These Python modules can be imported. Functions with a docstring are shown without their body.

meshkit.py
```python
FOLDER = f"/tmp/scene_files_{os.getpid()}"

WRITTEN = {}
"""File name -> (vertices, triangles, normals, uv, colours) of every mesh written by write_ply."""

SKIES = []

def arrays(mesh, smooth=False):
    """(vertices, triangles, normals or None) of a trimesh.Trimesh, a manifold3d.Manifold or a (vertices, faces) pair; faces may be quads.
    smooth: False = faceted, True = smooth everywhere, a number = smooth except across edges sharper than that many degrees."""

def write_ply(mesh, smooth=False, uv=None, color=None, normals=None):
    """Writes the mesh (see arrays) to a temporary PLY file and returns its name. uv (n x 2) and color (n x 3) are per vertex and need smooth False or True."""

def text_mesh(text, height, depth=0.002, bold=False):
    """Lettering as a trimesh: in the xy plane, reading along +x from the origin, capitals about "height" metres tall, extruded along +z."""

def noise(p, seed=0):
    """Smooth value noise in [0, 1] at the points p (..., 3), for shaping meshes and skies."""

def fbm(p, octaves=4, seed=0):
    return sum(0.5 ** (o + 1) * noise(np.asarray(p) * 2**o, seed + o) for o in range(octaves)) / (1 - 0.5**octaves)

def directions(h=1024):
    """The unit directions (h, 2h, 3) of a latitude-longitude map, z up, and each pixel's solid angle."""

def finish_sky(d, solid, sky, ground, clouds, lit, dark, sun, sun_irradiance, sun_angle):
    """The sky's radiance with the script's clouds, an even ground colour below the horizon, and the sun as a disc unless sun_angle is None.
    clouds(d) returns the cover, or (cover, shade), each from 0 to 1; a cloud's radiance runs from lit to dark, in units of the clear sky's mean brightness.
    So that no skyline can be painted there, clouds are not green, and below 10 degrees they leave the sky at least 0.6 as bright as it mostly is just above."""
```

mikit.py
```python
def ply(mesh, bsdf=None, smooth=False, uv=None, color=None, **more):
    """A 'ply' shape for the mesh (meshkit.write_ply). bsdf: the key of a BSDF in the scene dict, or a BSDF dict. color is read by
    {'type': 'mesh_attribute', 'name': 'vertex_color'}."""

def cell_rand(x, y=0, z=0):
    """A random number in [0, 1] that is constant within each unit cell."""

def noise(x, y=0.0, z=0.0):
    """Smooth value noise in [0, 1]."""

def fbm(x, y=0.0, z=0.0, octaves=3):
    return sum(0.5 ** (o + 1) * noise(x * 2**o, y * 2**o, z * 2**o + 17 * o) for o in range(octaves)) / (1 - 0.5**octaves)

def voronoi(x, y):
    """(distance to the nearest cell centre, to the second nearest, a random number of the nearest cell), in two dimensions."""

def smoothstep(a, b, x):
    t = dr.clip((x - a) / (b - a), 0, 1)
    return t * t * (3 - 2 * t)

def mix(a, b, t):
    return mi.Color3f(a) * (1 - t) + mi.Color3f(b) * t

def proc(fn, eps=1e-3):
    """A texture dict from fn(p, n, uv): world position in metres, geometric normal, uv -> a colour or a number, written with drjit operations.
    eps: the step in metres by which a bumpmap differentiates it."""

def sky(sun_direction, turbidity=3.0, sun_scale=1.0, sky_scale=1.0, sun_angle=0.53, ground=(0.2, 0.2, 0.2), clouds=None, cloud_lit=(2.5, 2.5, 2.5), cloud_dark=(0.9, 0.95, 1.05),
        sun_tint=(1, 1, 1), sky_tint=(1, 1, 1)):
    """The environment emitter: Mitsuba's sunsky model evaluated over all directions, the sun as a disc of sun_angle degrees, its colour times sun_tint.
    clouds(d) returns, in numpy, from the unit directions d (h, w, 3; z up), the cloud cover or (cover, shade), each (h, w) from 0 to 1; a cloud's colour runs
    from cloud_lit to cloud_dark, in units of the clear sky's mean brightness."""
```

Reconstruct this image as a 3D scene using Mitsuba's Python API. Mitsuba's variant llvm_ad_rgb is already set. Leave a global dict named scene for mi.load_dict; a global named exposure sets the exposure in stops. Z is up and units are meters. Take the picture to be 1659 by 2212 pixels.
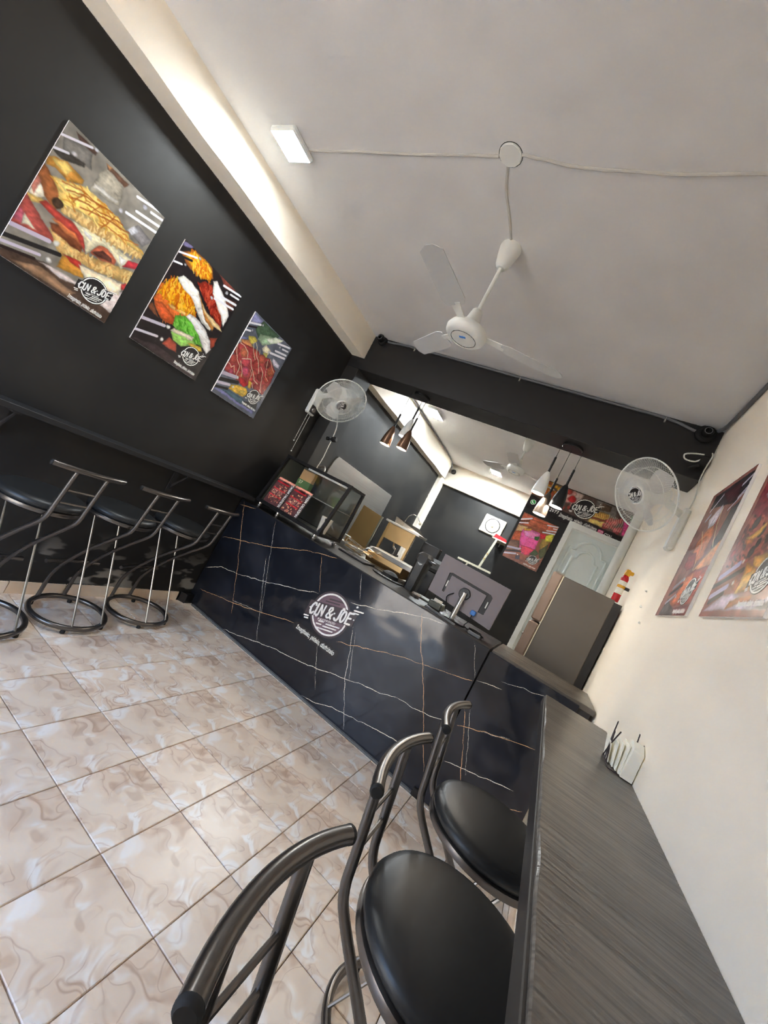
import math, random
import numpy as np
import trimesh
import drjit as dr
import mitsuba as mi
import mikit, meshkit
from mikit import noise, fbm, voronoi, cell_rand, smoothstep, mix
from shapely.geometry import LineString, Polygon, Point, MultiPolygon
from shapely.ops import unary_union
from shapely import affinity

T = mi.ScalarTransform4f
rng = np.random.default_rng(7)
random.seed(7)
scene, labels = {}, {}

# ---------------------------------------------------------------- camera, sky, exposure
CAM = [0.90402, -1.15306, 1.44227]
RIGHT, DOWN, FWD = [0.803195, 0.369405, 0.467352], [0.406147, 0.234355, -0.883246], [-0.435801, 0.899232, 0.0382]
FPX, CX, CY = 868.784, 832.521, 1100.285
_m = np.eye(4)
_m[:3, 0], _m[:3, 1], _m[:3, 2], _m[:3, 3] = -np.array(RIGHT), -np.array(DOWN), FWD, CAM
scene['camera'] = {'type': 'perspective', 'fov_axis': 'x', 'fov': math.degrees(2 * math.atan(829.5 / FPX)), 'to_world': T(_m),
                   'principal_point_offset_x': -(CX - 829.5) / 1659, 'principal_point_offset_y': -(CY - 1106) / 2212, 'near_clip': 0.02, 'far_clip': 200.0}
scene['sky'] = mikit.sky((-0.35, 0.25, 0.9), turbidity=4.0, sun_scale=0.35, sky_scale=1.5, ground=(0.3, 0.28, 0.25))
exposure = 5.5
LED = 4.0        # radiance of the ceiling LED panels
BULB = 3.0       # radiance of the pendant bulbs

# ---------------------------------------------------------------- small helpers
def srgb(c):
    c = np.asarray(c, float)
    c = c / 255 if c.max() > 1.0 else c
    return np.where(c < 0.04045, c / 12.92, ((c + 0.055) / 1.055) ** 2.4)

def numbered(name):
    if name not in scene and name not in labels and not any(k.startswith(name + '__') for k in scene):
        return name
    n = 1
    while True:
        k = f'{name}_{n:03d}'
        if k not in scene and k not in labels and not any(q.startswith(k + '__') for q in scene):
            return k
        n += 1

_used = {}
def part(parent, name, mesh, mat, smooth=False, label=None, kind=None, **more):
    base = parent + '__' + name
    n = _used.get(base, 0)
    _used[base] = n + 1
    key = base if n == 0 else f'{base}_{n:03d}'
    scene[key] = mesh if isinstance(mesh, dict) else mikit.ply(mesh, mat, smooth=smooth, **more)
    d = {}
    if label: d['label'] = label
    if kind: d['kind'] = kind
    if d: labels[key] = d
    return key

def thing(name, label, cat, group=None):
    key = numbered(name)
    labels[key] = {'label': label, 'category': cat}
    if group: labels[key]['group'] = group
    return key

def single(name, label, cat, mesh, mat, smooth=False, group=None, **more):
    key = thing(name, label, cat, group)
    scene[key] = mikit.ply(mesh, mat, smooth=smooth, **more)
    return key

def struct(name, mesh, mat, smooth=False, label=None):
    scene[name] = mikit.ply(mesh, mat, smooth=smooth)
    labels[name] = {'kind': 'structure'}
    if label: labels[name]['label'] = label
    return name

def cat_(ms): return trimesh.util.concatenate(ms)

def box(x0, x1, y0, y1, z0, z1, b=0.0):
    x0, x1, y0, y1, z0, z1 = min(x0, x1), max(x0, x1), min(y0, y1), max(y0, y1), min(z0, z1), max(z0, z1)
    if b <= 0:
        m = trimesh.creation.box(extents=(x1 - x0, y1 - y0, z1 - z0))
        m.apply_translation(((x0 + x1) / 2, (y0 + y1) / 2, (z0 + z1) / 2))
        return m
    b = min(b, (x1 - x0) * .45, (y1 - y0) * .45, (z1 - z0) * .45)
    P = []
    for sx in (0, 1):
        for sy in (0, 1):
            for sz in (0, 1):
                c = np.array([(x0, x1)[sx], (y0, y1)[sy], (z0, z1)[sz]])
                d = np.array([1 - 2 * sx, 1 - 2 * sy, 1 - 2 * sz]) * b
                for k in range(3):
                    q = c.copy(); q[k] += 0
                    o = d.copy(); o[k] = 0
                    P.append(c + o)
    return trimesh.convex.convex_hull(np.array(P))

def hexa(p):   # 8 corners -> convex hull
    return trimesh.convex.convex_hull(np.array(p, float))

def frames(p, closed=False):
    p = np.asarray(p, float)
    t = (np.roll(p, -1, 0) - np.roll(p, 1, 0)) if closed else np.gradient(p, axis=0)
    t /= np.linalg.norm(t, axis=1, keepdims=True) + 1e-12
    a = np.array([0, 0, 1.0]) if abs(t[0][2]) < .9 else np.array([1.0, 0, 0])
    n = np.cross(t[0], a); n /= np.linalg.norm(n)
    N = [n]
    for i in range(1, len(p)):
        n = N[-1] - t[i] * (N[-1] @ t[i]); n /= np.linalg.norm(n) + 1e-12
        N.append(n)
    N = np.array(N)
    return t, N, np.cross(t, N)

def tube(pts, r, sides=10, closed=False, caps=True):
    p = np.asarray(pts, float)
    t, N, B = frames(p, closed)
    r = np.broadcast_to(r, (len(p),))
    ang = np.arange(sides) * 2 * np.pi / sides
    v = p[:, None] + r[:, None, None] * (np.cos(ang)[None, :, None] * N[:, None] + np.sin(ang)[None, :, None] * B[:, None])
    n = len(p); f = []
    for i in range(n if closed else n - 1):
        j = (i + 1) % n
        for k in range(sides):
            l = (k + 1) % sides
            a, b, c, d = i * sides + k, i * sides + l, j * sides + l, j * sides + k
            f += [[a, b, c], [a, c, d]]
    v = v.reshape(-1, 3)
    if caps and not closed:
        v = np.vstack([v, p[0], p[-1]])
        for k in range(sides):
            l = (k + 1) % sides
            f.append([len(v) - 2, l, k]); f.append([len(v) - 1, (n - 1) * sides + k, (n - 1) * sides + l])
    return trimesh.Trimesh(v, np.array(f), process=False)

def curve(pts, n=8):   # Catmull-Rom through the points
    p = np.asarray(pts, float)
    q = np.vstack([2 * p[0] - p[1], p, 2 * p[-1] - p[-2]])
    out = []
    for i in range(1, len(q) - 2):
        for s in np.arange(n) / n:
            out.append(.5 * ((2 * q[i]) + (-q[i - 1] + q[i + 1]) * s + (2 * q[i - 1] - 5 * q[i] + 4 * q[i + 1] - q[i + 2]) * s * s + (-q[i - 1] + 3 * q[i] - 3 * q[i + 1] + q[i + 2]) * s ** 3))
    out.append(p[-1])
    return np.array(out)

def lathe(profile, n=32):   # profile [(r, z)], axis +z
    prof = np.asarray(profile, float)
    ang = np.arange(n) * 2 * np.pi / n
    v = np.stack([prof[:, None, 0] * np.cos(ang), prof[:, None, 0] * np.sin(ang), np.broadcast_to(prof[:, None, 1], (len(prof), n))], -1).reshape(-1, 3)
    f = []
    for i in range(len(prof) - 1):
        for k in range(n):
            l = (k + 1) % n
            f += [[i * n + k, i * n + l, (i + 1) * n + l], [i * n + k, (i + 1) * n + l, (i + 1) * n + k]]
    m = trimesh.Trimesh(v, np.array(f), process=False)
    m.merge_vertices()
    m.update_faces(m.nondegenerate_faces())
    return m

def ring(R, r, n=48, s=10):
    a = np.arange(n) * 2 * np.pi / n
    return tube(np.stack([R * np.cos(a), R * np.sin(a), a * 0], 1), r, s, closed=True)

def cyl(p0, p1, r, n=16): return tube([p0, p1], r, n)

def align(mesh, o, zdir, xdir=None):   # local z -> zdir, local x -> about xdir
    z = np.asarray(zdir, float); z /= np.linalg.norm(z)
    x = np.asarray(xdir if xdir is not None else ([1, 0, 0] if abs(z[0]) < .9 else [0, 1, 0]), float)
    x = x - z * (x @ z); x /= np.linalg.norm(x)
    M = np.eye(4); M[:3, 0], M[:3, 1], M[:3, 2], M[:3, 3] = x, np.cross(z, x), z, o
    m = mesh.copy(); m.apply_transform(M)
    return m

def flat(geom, h):   # shapely -> thin solid in xy, height h along z
    gs = [g for g in getattr(geom, 'geoms', [geom]) if g.geom_type == 'Polygon' and g.area > 1e-9]
    return cat_([trimesh.creation.extrude_polygon(g, h, engine='earcut') for g in gs])

def extr(poly, lo, hi, axis):   # polygon in the other two coordinates, extruded along the axis
    m = trimesh.creation.extrude_polygon(Polygon(poly), hi - lo, engine='earcut')
    v = m.vertices.copy()
    if axis == 'y': w = np.stack([v[:, 0], lo + v[:, 2], v[:, 1]], 1)
    elif axis == 'x': w = np.stack([lo + v[:, 2], v[:, 0], v[:, 1]], 1)
    else: w = np.stack([v[:, 0], v[:, 1], lo + v[:, 2]], 1)
    m = trimesh.Trimesh(w, m.faces, process=False)
    m.fix_normals()
    return m

# ---------------------------------------------------------------- materials
def tw(b): return {'type': 'twosided', 'bsdf': b}
def rgb(c): return {'type': 'rgb', 'value': [float(x) for x in c]}
def pr(color, rough=.5, **k):
    col = color if isinstance(color, dict) else rgb(srgb(color))
    return tw({'type': 'principled', 'base_color': col, 'roughness': rough, **k})
def bumped(b, fn, scale, eps=1e-3):
    return tw({'type': 'bumpmap', 'arbitrary': mikit.proc(fn, eps=eps), 'scale': scale, 'bsdf': b['bsdf']})

def f_plaster(p, n, uv):
    s = fbm(p.x * 1.2, p.y * 1.2, p.z * 1.2 + 3, 3)
    t = noise(p.x * 9, p.y * 9, p.z * 9)
    c = mix((.70, .69, .675), (.60, .59, .58), smoothstep(.35, .75, s))
    return mix(c, (.68, .68, .68), .25 * t)
def f_rough(p, n, uv):
    return .65 * noise(p.x * 9, p.y * 9, p.z * 9) + .35 * noise(p.x * 40, p.y * 40, p.z * 40)
def f_right(p, n, uv):
    s = fbm(p.x * 1.3, p.y * .9, p.z * .55 + 9, 3)
    return mix((.92, .84, .70), (.85, .78, .665), smoothstep(.38, .72, s))
def f_black(p, n, uv):
    s = fbm(p.x * 2.3, p.y * 2.3, p.z * 2.3, 2)
    c = mix((.0165, .0165, .0165), (.026, .0245, .022), smoothstep(.35, .7, s))
    low = smoothstep(.52, .1, p.z) * smoothstep(-1.7, -1.8, p.x)
    sc = smoothstep(.55, .68, fbm(p.y * 7 + 3, p.z * 16, 0, 3)) * smoothstep(.5, .66, noise(p.y * 2.6 + 1.5, p.z * 3.1, 2.0))
    return mix(c, (.30, .28, .245), low * sc * .9)
def f_tile(p, n, uv):
    s = 1 / .33
    gx, gy = dr.floor(p.x * s), dr.floor(p.y * s)
    u, v = p.x * s - gx, p.y * s - gy
    j = cell_rand(gx, gy, 4) * .5
    wx = fbm(u * 3.0 + 5, v * 3.0, j, 2) - .5
    wy = fbm(u * 3.0 + 25, v * 3.0 + 8, j, 2) - .5
    a = fbm(u * 3.2 + wx * 3.2, v * 3.2 + wy * 3.2, 3 + j, 3)
    b = fbm(u * 4.2 + wx * 4.0 + 11, v * 4.2 + wy * 4.0, 7 + j, 3)
    c = mix((.78, .65, .52), (.68, .54, .42), smoothstep(.34, .66, a))
    c = mix(c, (.86, .83, .79), smoothstep(.44, .70, b) * .8)
    w1 = dr.abs(fbm(u * 2.6 + wx * 3.4 + 31, v * 2.6 + wy * 3.4, j, 3) - .5)
    w2 = dr.abs(fbm(u * 4.6 + wx * 4.0 + 51, v * 4.6 + wy * 4.0, j, 2) - .5)
    c = mix(c, (.46, .30, .20), (1 - smoothstep(.0, .05, w1)) * (.2 + .55 * smoothstep(.4, .65, a)))
    c = mix(c, (.42, .27, .18), (1 - smoothstep(.0, .022, w2)) * .45 * smoothstep(.42, .6, a))
    c = mix(c, (.52, .37, .26), smoothstep(.60, .74, fbm(u * 5.5 + wy * 3, v * 5.5 + wx * 3, 19 + j, 2)) * .55)
    return c * (1.02 + .08 * cell_rand(gx, gy, 8))
def f_nero(p, n, uv):
    a = fbm(p.x * 3 + p.z * 1.5, p.z * 3, p.y, 4)
    c = mix((.0095, .0115, .0175), (.026, .029, .039), smoothstep(.4, .8, a))
    return c
def f_wavy(p, n, uv):
    return fbm(p.x * 6, p.y * 6, p.z * 6, 2)
def f_wood(p, n, uv):
    g = fbm(p.x * 6, p.y * 170 + 3 * fbm(p.x * 3, p.y * 3, 0, 2), p.z * 4, 3) * .7 + .3 * fbm(p.x * 5, p.y * 6, 2, 3)
    return mix((.034, .028, .023), (.100, .084, .067), smoothstep(.2, .8, g))
def f_woodb(p, n, uv):
    return fbm(p.x * 5, p.y * 170 + 2 * fbm(p.x * 3, p.y * 3, 0, 2), p.z * 3, 3) + .5 * noise(p.x * 9, p.y * 9, 1)
def f_steel(p, n, uv):
    s = fbm(p.x * 2, p.y * 2, p.z * 60, 3)
    return mix((.60, .58, .54), (.72, .70, .66), s)
def f_fridge(p, n, uv):
    s = fbm(p.x * 3, p.y * 3, p.z * 3, 3)
    return mix((.125, .112, .098), (.165, .150, .134), s)

M = {}
M['m_ceiling'] = bumped(pr(mikit.proc(f_plaster), .9), f_rough, .012, 4e-3)
M['m_white_wall'] = bumped(pr(mikit.proc(f_right), .7), f_rough, .006, 4e-3)
M['m_black_wall'] = pr(mikit.proc(f_black), .55, specular=.3)
M['m_black_beam'] = pr((30, 30, 31), .5)
M['m_tile'] = pr(mikit.proc(f_tile), .33, specular=.45)
M['m_grout'] = pr((118, 100, 86), .9)
M['m_base_tile'] = pr((234, 208, 178), .35)
M['m_base_tile_b'] = pr((240, 220, 196), .35)
M['m_nero'] = bumped(pr(mikit.proc(f_nero), .09, specular=.62), f_wavy, .0035, 3e-3)
M['m_vein_gold'] = pr((205, 160, 120), .2)
M['m_vein_white'] = pr((226, 216, 205), .2)
M['m_bar'] = bumped(pr(mikit.proc(f_wood), .30, specular=.9, clearcoat=.4, clearcoat_gloss=.7), f_woodb, .0026, 1e-3)
M['m_bar_edge'] = pr((34, 31, 29), .35)
M['m_tube'] = pr((112, 107, 103), .28, metallic=.92)
M['m_rod'] = pr((170, 166, 160), .25, metallic=1.0)
M['m_vinyl'] = pr((33, 34, 34), .40, specular=.5)
M['m_rubber'] = pr((18, 18, 18), .7)
M['m_plastic_w'] = pr((224, 224, 218), .35)
M['m_plastic_b'] = pr((20, 20, 21), .38)
M['m_plastic_g'] = pr((128, 120, 125), .5)
M['m_grey_dark'] = pr((42, 41, 42), .5)
M['m_blade'] = pr((196, 196, 194), .3)
M['m_door'] = pr((222, 230, 228), .32)
M['m_frame_w'] = pr((232, 234, 230), .4)
M['m_steel'] = pr(mikit.proc(f_steel), .34, metallic=.9)
M['m_chrome'] = pr((225, 222, 216), .1, metallic=1.0)
M['m_bronze'] = pr((206, 172, 122), .3, metallic=.92)
M['m_copper'] = pr((128, 98, 78), .32, metallic=.75)
M['m_shade_grey'] = pr((120, 108, 98), .35, metallic=.7)
M['m_fridge'] = pr(mikit.proc(f_fridge), .38, metallic=.35)
M['m_fridge_door'] = pr((150, 130, 118), .4, metallic=.3)
M['m_conduit'] = pr((104, 106, 108), .5)
M['m_cable_w'] = pr((206, 204, 196), .5)
M['m_ceil_cable'] = pr((196, 192, 184), .8)
M['m_board_edge'] = pr((226, 222, 220), .5)
M['m_print'] = pr({'type': 'mesh_attribute', 'name': 'vertex_color'}, .24, specular=.45)
M['m_ink_white'] = pr((240, 238, 234), .3)
M['m_ink_dark'] = pr((38, 35, 36), .3)
M['m_ink_band'] = pr((72, 62, 66), .3)
M['m_ink_purple'] = pr((116, 92, 102), .3)
M['m_red'] = pr((190, 26, 34), .35)
M['m_yellow'] = pr((216, 160, 40), .4)
M['m_cream'] = pr((226, 220, 196), .45)
M['m_blue'] = pr((70, 130, 205), .5)
M['m_paper'] = pr((240, 236, 222), .8)
M['m_wire_dark'] = pr((40, 26, 30), .4)
M['m_card'] = pr((196, 160, 110), .7)
M['m_green'] = pr((84, 118, 70), .6)
M['m_pavement'] = pr((172, 164, 150), .9)
M['m_facade'] = pr((205, 198, 184), .9)
M['m_glass'] = {'type': 'thindielectric', 'int_ior': 1.5}
M['m_whatsapp'] = pr((58, 168, 74), .4)
M['m_pink'] = pr((205, 70, 130), .4)
M['m_cup'] = pr((214, 210, 200), .5)
M['m_olive'] = pr((84, 86, 76), .5)
scene.update(M)
def lamp(r): return {'type': 'area', 'radiance': rgb(r)}

# ---------------------------------------------------------------- the setting
XL, XR, YF, YB, ZC = -1.834, 1.36, -1.95, 6.1, 3.11
YCNT, ZCNT = 1.68, 1.055
struct('floor', box(XL - .15, XR + .15, YF - .1, YB + .15, -.12, -.012), 'm_grout')
S = .33
def tile_mesh(x0, x1, y0, y1):
    b = .0022
    v = [(x0, y0, -.014), (x1, y0, -.014), (x1, y1, -.014), (x0, y1, -.014), (x0, y0, -b), (x1, y0, -b), (x1, y1, -b), (x0, y1, -b),
         (x0 + b, y0 + b, 0), (x1 - b, y0 + b, 0), (x1 - b, y1 - b, 0), (x0 + b, y1 - b, 0)]
    f = [[8, 9, 10], [8, 10, 11]]
    for a in (0, 4):
        for i in range(4):
            j = (i + 1) % 4
            f += [[a + i, a + j, a + 4 + j], [a + i, a + 4 + j, a + 4 + i]]
    return trimesh.Trimesh(np.array(v, float), np.array(f), process=False)
g = .002
for i in range(-6, 5):
    for j in range(-6, 6):
        x0, x1 = max(i * S + g, XL + .012), min((i + 1) * S - g, XR - .012)
        y0, y1 = max(j * S + g, YF), min((j + 1) * S - g, YCNT + .02)
        if x1 - x0 > .02 and y1 - y0 > .02:
            part('floor', 'tile', tile_mesh(x0, x1, y0, y1), 'm_tile')
struct('wall_left', box(XL - .15, XL, YF, YB + .15, -.1, ZC + .15), 'm_black_wall')
struct('wall_right', box(XR, XR + .15, YF, YB + .15, -.1, ZC + .15), 'm_white_wall')
struct('wall_back', box(XL, XR, YB, YB + .15, -.1, ZC + .15), 'm_black_wall')
def slab(x0, x1, y0, y1, z0, z1): return box(x0, x1, y0, y1, z0, z1)
struct('ceiling', box(XL - .15, XR + .15, YF - .1, YB + .15, ZC, ZC + .15), 'm_ceiling')
# street side: wall with a wide roller-door opening
OX0, OX1, OZ = -1.62, -.25, 2.45
struct('wall_front', cat_([box(XL, OX0, YF - .1, YF, -.1, ZC), box(OX1, XR, YF - .1, YF, -.1, ZC), box(OX0, OX1, YF - .1, YF, OZ, ZC)]), 'm_white_wall')
struct('ground_outside', box(-14, 14, -14, YF - .1, -.2, -.02), 'm_pavement')
struct('facade_outside', box(-14, 14, -9.4, -9.0, -.02, 4.2), 'm_facade')
# white beam along the top of the left wall, wavy plaster edge
def beam_left(x1, y0, y1, z0, z1, seed, wob):
    n = max(2, int((y1 - y0) / .05)); ys = np.linspace(y0, y1, n)
    w = (meshkit.fbm(np.stack([ys * 2.5, ys * 0 + seed, ys * 0], 1), 3) - .5) * wob
    v = []
    for y, a in zip(ys, w):
        v += [(XL, y, z0 + a * .5), (x1 + a * .5, y, z0 + a), (x1 + a * .3 - .0, y, z0 + .02), (x1 - .004, y, z1)]
    f = []
    for i in range(n - 1):
        for k in range(3):
            a, b, c, d = 4 * i + k, 4 * i + k + 1, 4 * i + 5 + k, 4 * i + 4 + k
            f += [[a, b, c], [a, c, d]]
    return trimesh.Trimesh(np.array(v), np.array(f), process=False)
struct('trim_1', beam_left(-1.671, YF, 2.085, 2.853, ZC + .02, 1.0, .016), 'm_white_wall', label='white plaster beam along the top of the black left wall')
struct('trim_2', beam_left(-1.705, 2.38, 5.85, 2.757, ZC + .02, 5.0, .014), 'm_white_wall', label='white plaster beam over the kitchen side wall')
struct('trim_3', box(XL, XR, 2.083, 2.388, 2.731, ZC + .02, .004), 'm_black_beam', label='black beam crossing the ceiling above the counter')
struct('trim_4', box(XL, -1.675, 2.085, 2.386, -.02, 2.74, .004), 'm_black_wall', label='black pilaster under the left end of the ceiling beam')
struct('trim_5', box(XL, 1.36, 6.03, YB + .02, 2.688, ZC + .02), 'm_white_wall', label='white plaster beam over the back wall')
struct('trim_6', box(XL, -1.765, 5.83, YB + .02, -.02, 2.76), 'm_white_wall', label='narrow white column in the back corner of the kitchen')
# washroom box at the back right, with its door
BX, BY = -.018, 4.75
struct('wall_washroom', cat_([box(BX, .60, BY, BY + .1, -.02, ZC + .01), box(.60, XR, BY, BY + .1, 2.69, ZC + .01), box(BX, BX + .1, BY + .1, YB, -.02, ZC + .01)]), 'm_black_wall')
dk = 'door_1'
def frame_poly(): return unary_union([Polygon([(.602, 0), (1.358, 0), (1.358, 2.688), (.602, 2.688)])]).difference(Polygon([(.668, -.1), (1.292, -.1), (1.292, 2.612), (.668, 2.612)]))
def stand(geom, y, t):   # shapely (x, z) -> solid from y-t to y
    m = flat(geom, t); v = m.vertices
    m = trimesh.Trimesh(np.stack([v[:, 0], y - v[:, 2], v[:, 1]], 1), m.faces, process=False); m.fix_normals(); return m
struct('door_1', stand(frame_poly(), BY + .02, .05), 'm_frame_w', label='white door frame of the washroom')
part(dk, 'stop', stand(Polygon([(.655, 0), (1.305, 0), (1.305, 2.625), (.655, 2.625)]).difference(Polygon([(.684, -.1), (1.276, -.1), (1.276, 2.596), (.684, 2.596)])), BY + .03, .012), 'm_frame_w')
lf = part(dk, 'leaf', box(.660, 1.300, BY + .03, BY + .07, .0, 2.62), 'm_door', label='white panelled door leaf')
def arch(x0, x1, z0, zs, rise, r):   # rounded moulding along an outline with a swept top
    q = np.linspace(0, 1, 41)
    top = zs + rise * np.where((q > .16) & (q < .84), np.sin(np.clip((q - .16) / .68, 0, 1) * np.pi) ** .7, 0) - .03 * np.where((q <= .16) | (q >= .84), 1, 0)
    p = [(x0, z) for z in np.linspace(z0, zs - .05, 8)] + [(x0 + (x1 - x0) * a, b) for a, b in zip(q, top)] + [(x1, z) for z in np.linspace(zs - .05, z0, 8)]
    return tube([(x, BY + .027, z) for x, z in p], r, 10)
for x0, x1, zs, rise in ((.745, 1.215, 2.40, .13), (.82, 1.14, 2.30, .09)):
    part(lf, 'moulding', arch(x0, x1, 1.3, zs, rise, .017), 'm_door', smooth=50)
part(lf, 'knob', align(lathe([(0, .05), (.025, .045), (.028, .03), (.012, .02), (.012, 0)], 16), (.72, BY + .03, 1.05), (0, -1, 0)), 'm_chrome', smooth=40)
# skirting of cut tiles along the left and right walls
labels['baseboard_left'] = {'kind': 'structure'}; labels['baseboard_right'] = {'kind': 'structure'}
for side in ('left', 'right'):
    ys = np.arange(-1.93, 1.6, .32 if side == 'left' else .33)
    for k, y in enumerate(ys):
        y1 = min(y + (.32 if side == 'left' else .33) - .004, 1.56)
        if y1 - y < .03: continue
        hh = .078 + rng.uniform(-.004, .004)
        x0, x1 = (XL, XL + .010) if side == 'left' else (XR - .010, XR)
        sl = .02 * (rng.uniform() - .5)
        m = hexa([(x, yy, z) for x in (x0, x1) for yy, z in ((y, -.005), (y1, -.005), (y + sl, hh), (y1 + sl, hh))])
        part('baseboard_' + side, 'tile', m, 'm_base_tile' if k % 2 else 'm_base_tile_b')

# ---------------------------------------------------------------- counter
c = thing('counter', 'black marble service counter with white and gold veins facing the tiled floor', 'counter')
XS = .682
fp0 = part(c, 'front_panel', box(XL + .008, XS - .004, YCNT, YCNT + .02, .012, ZCNT - .002, .002), 'm_nero', label='large veined black marble panel')
fp1 = part(c, 'front_panel', box(XS + .006, 1.262, YCNT - .004, YCNT + .016, .012, ZCNT - .012, .002), 'm_nero', label='narrow hinged marble panel')
part(c, 'body', cat_([box(XL + .008, XS - .01, YCNT + .02, 2.33, .0, ZCNT - .03), box(XS + .02, 1.24, YCNT + .018, 2.2, .0, ZCNT - .07)]), 'm_plastic_b')
part(c, 'worktop', box(XL + .008, XS - .003, YCNT + .004, 2.36, ZCNT - .03, ZCNT + .004, .004), 'm_bar_edge', label='dark worktop')
fl = part(c, 'flap', box(XS + .012, 1.352, YCNT + .02, 2.30, ZCNT - .03, ZCNT + .006, .004), 'm_bar', label='hinged dark wooden counter flap')
part(fl, 'bracket', cat_([box(1.24, 1.335, YCNT + .03, YCNT + .06, ZCNT - .13, ZCNT - .03), box(1.30, 1.335, YCNT + .03, 2.25, ZCNT - .09, ZCNT - .03)]), 'm_grey_dark')
part(c, 'base_strip', box(XL + .10, XS, YCNT - .022, YCNT + .002, 0, .014, .002), 'm_conduit')
part(c, 'plinth_block', hexa([(XL + .01, y, z) for y in (1.575, YCNT) for z in (.0, .082)] + [(XL + .07, y, z) for y in (1.60, YCNT) for z in (0, .082)]), 'm_plastic_b')
part(c, 'corner_foot', box(XS - .035, XS + .02, YCNT - .026, YCNT + .01, .0, .05, .003), 'm_bar_edge')
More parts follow.
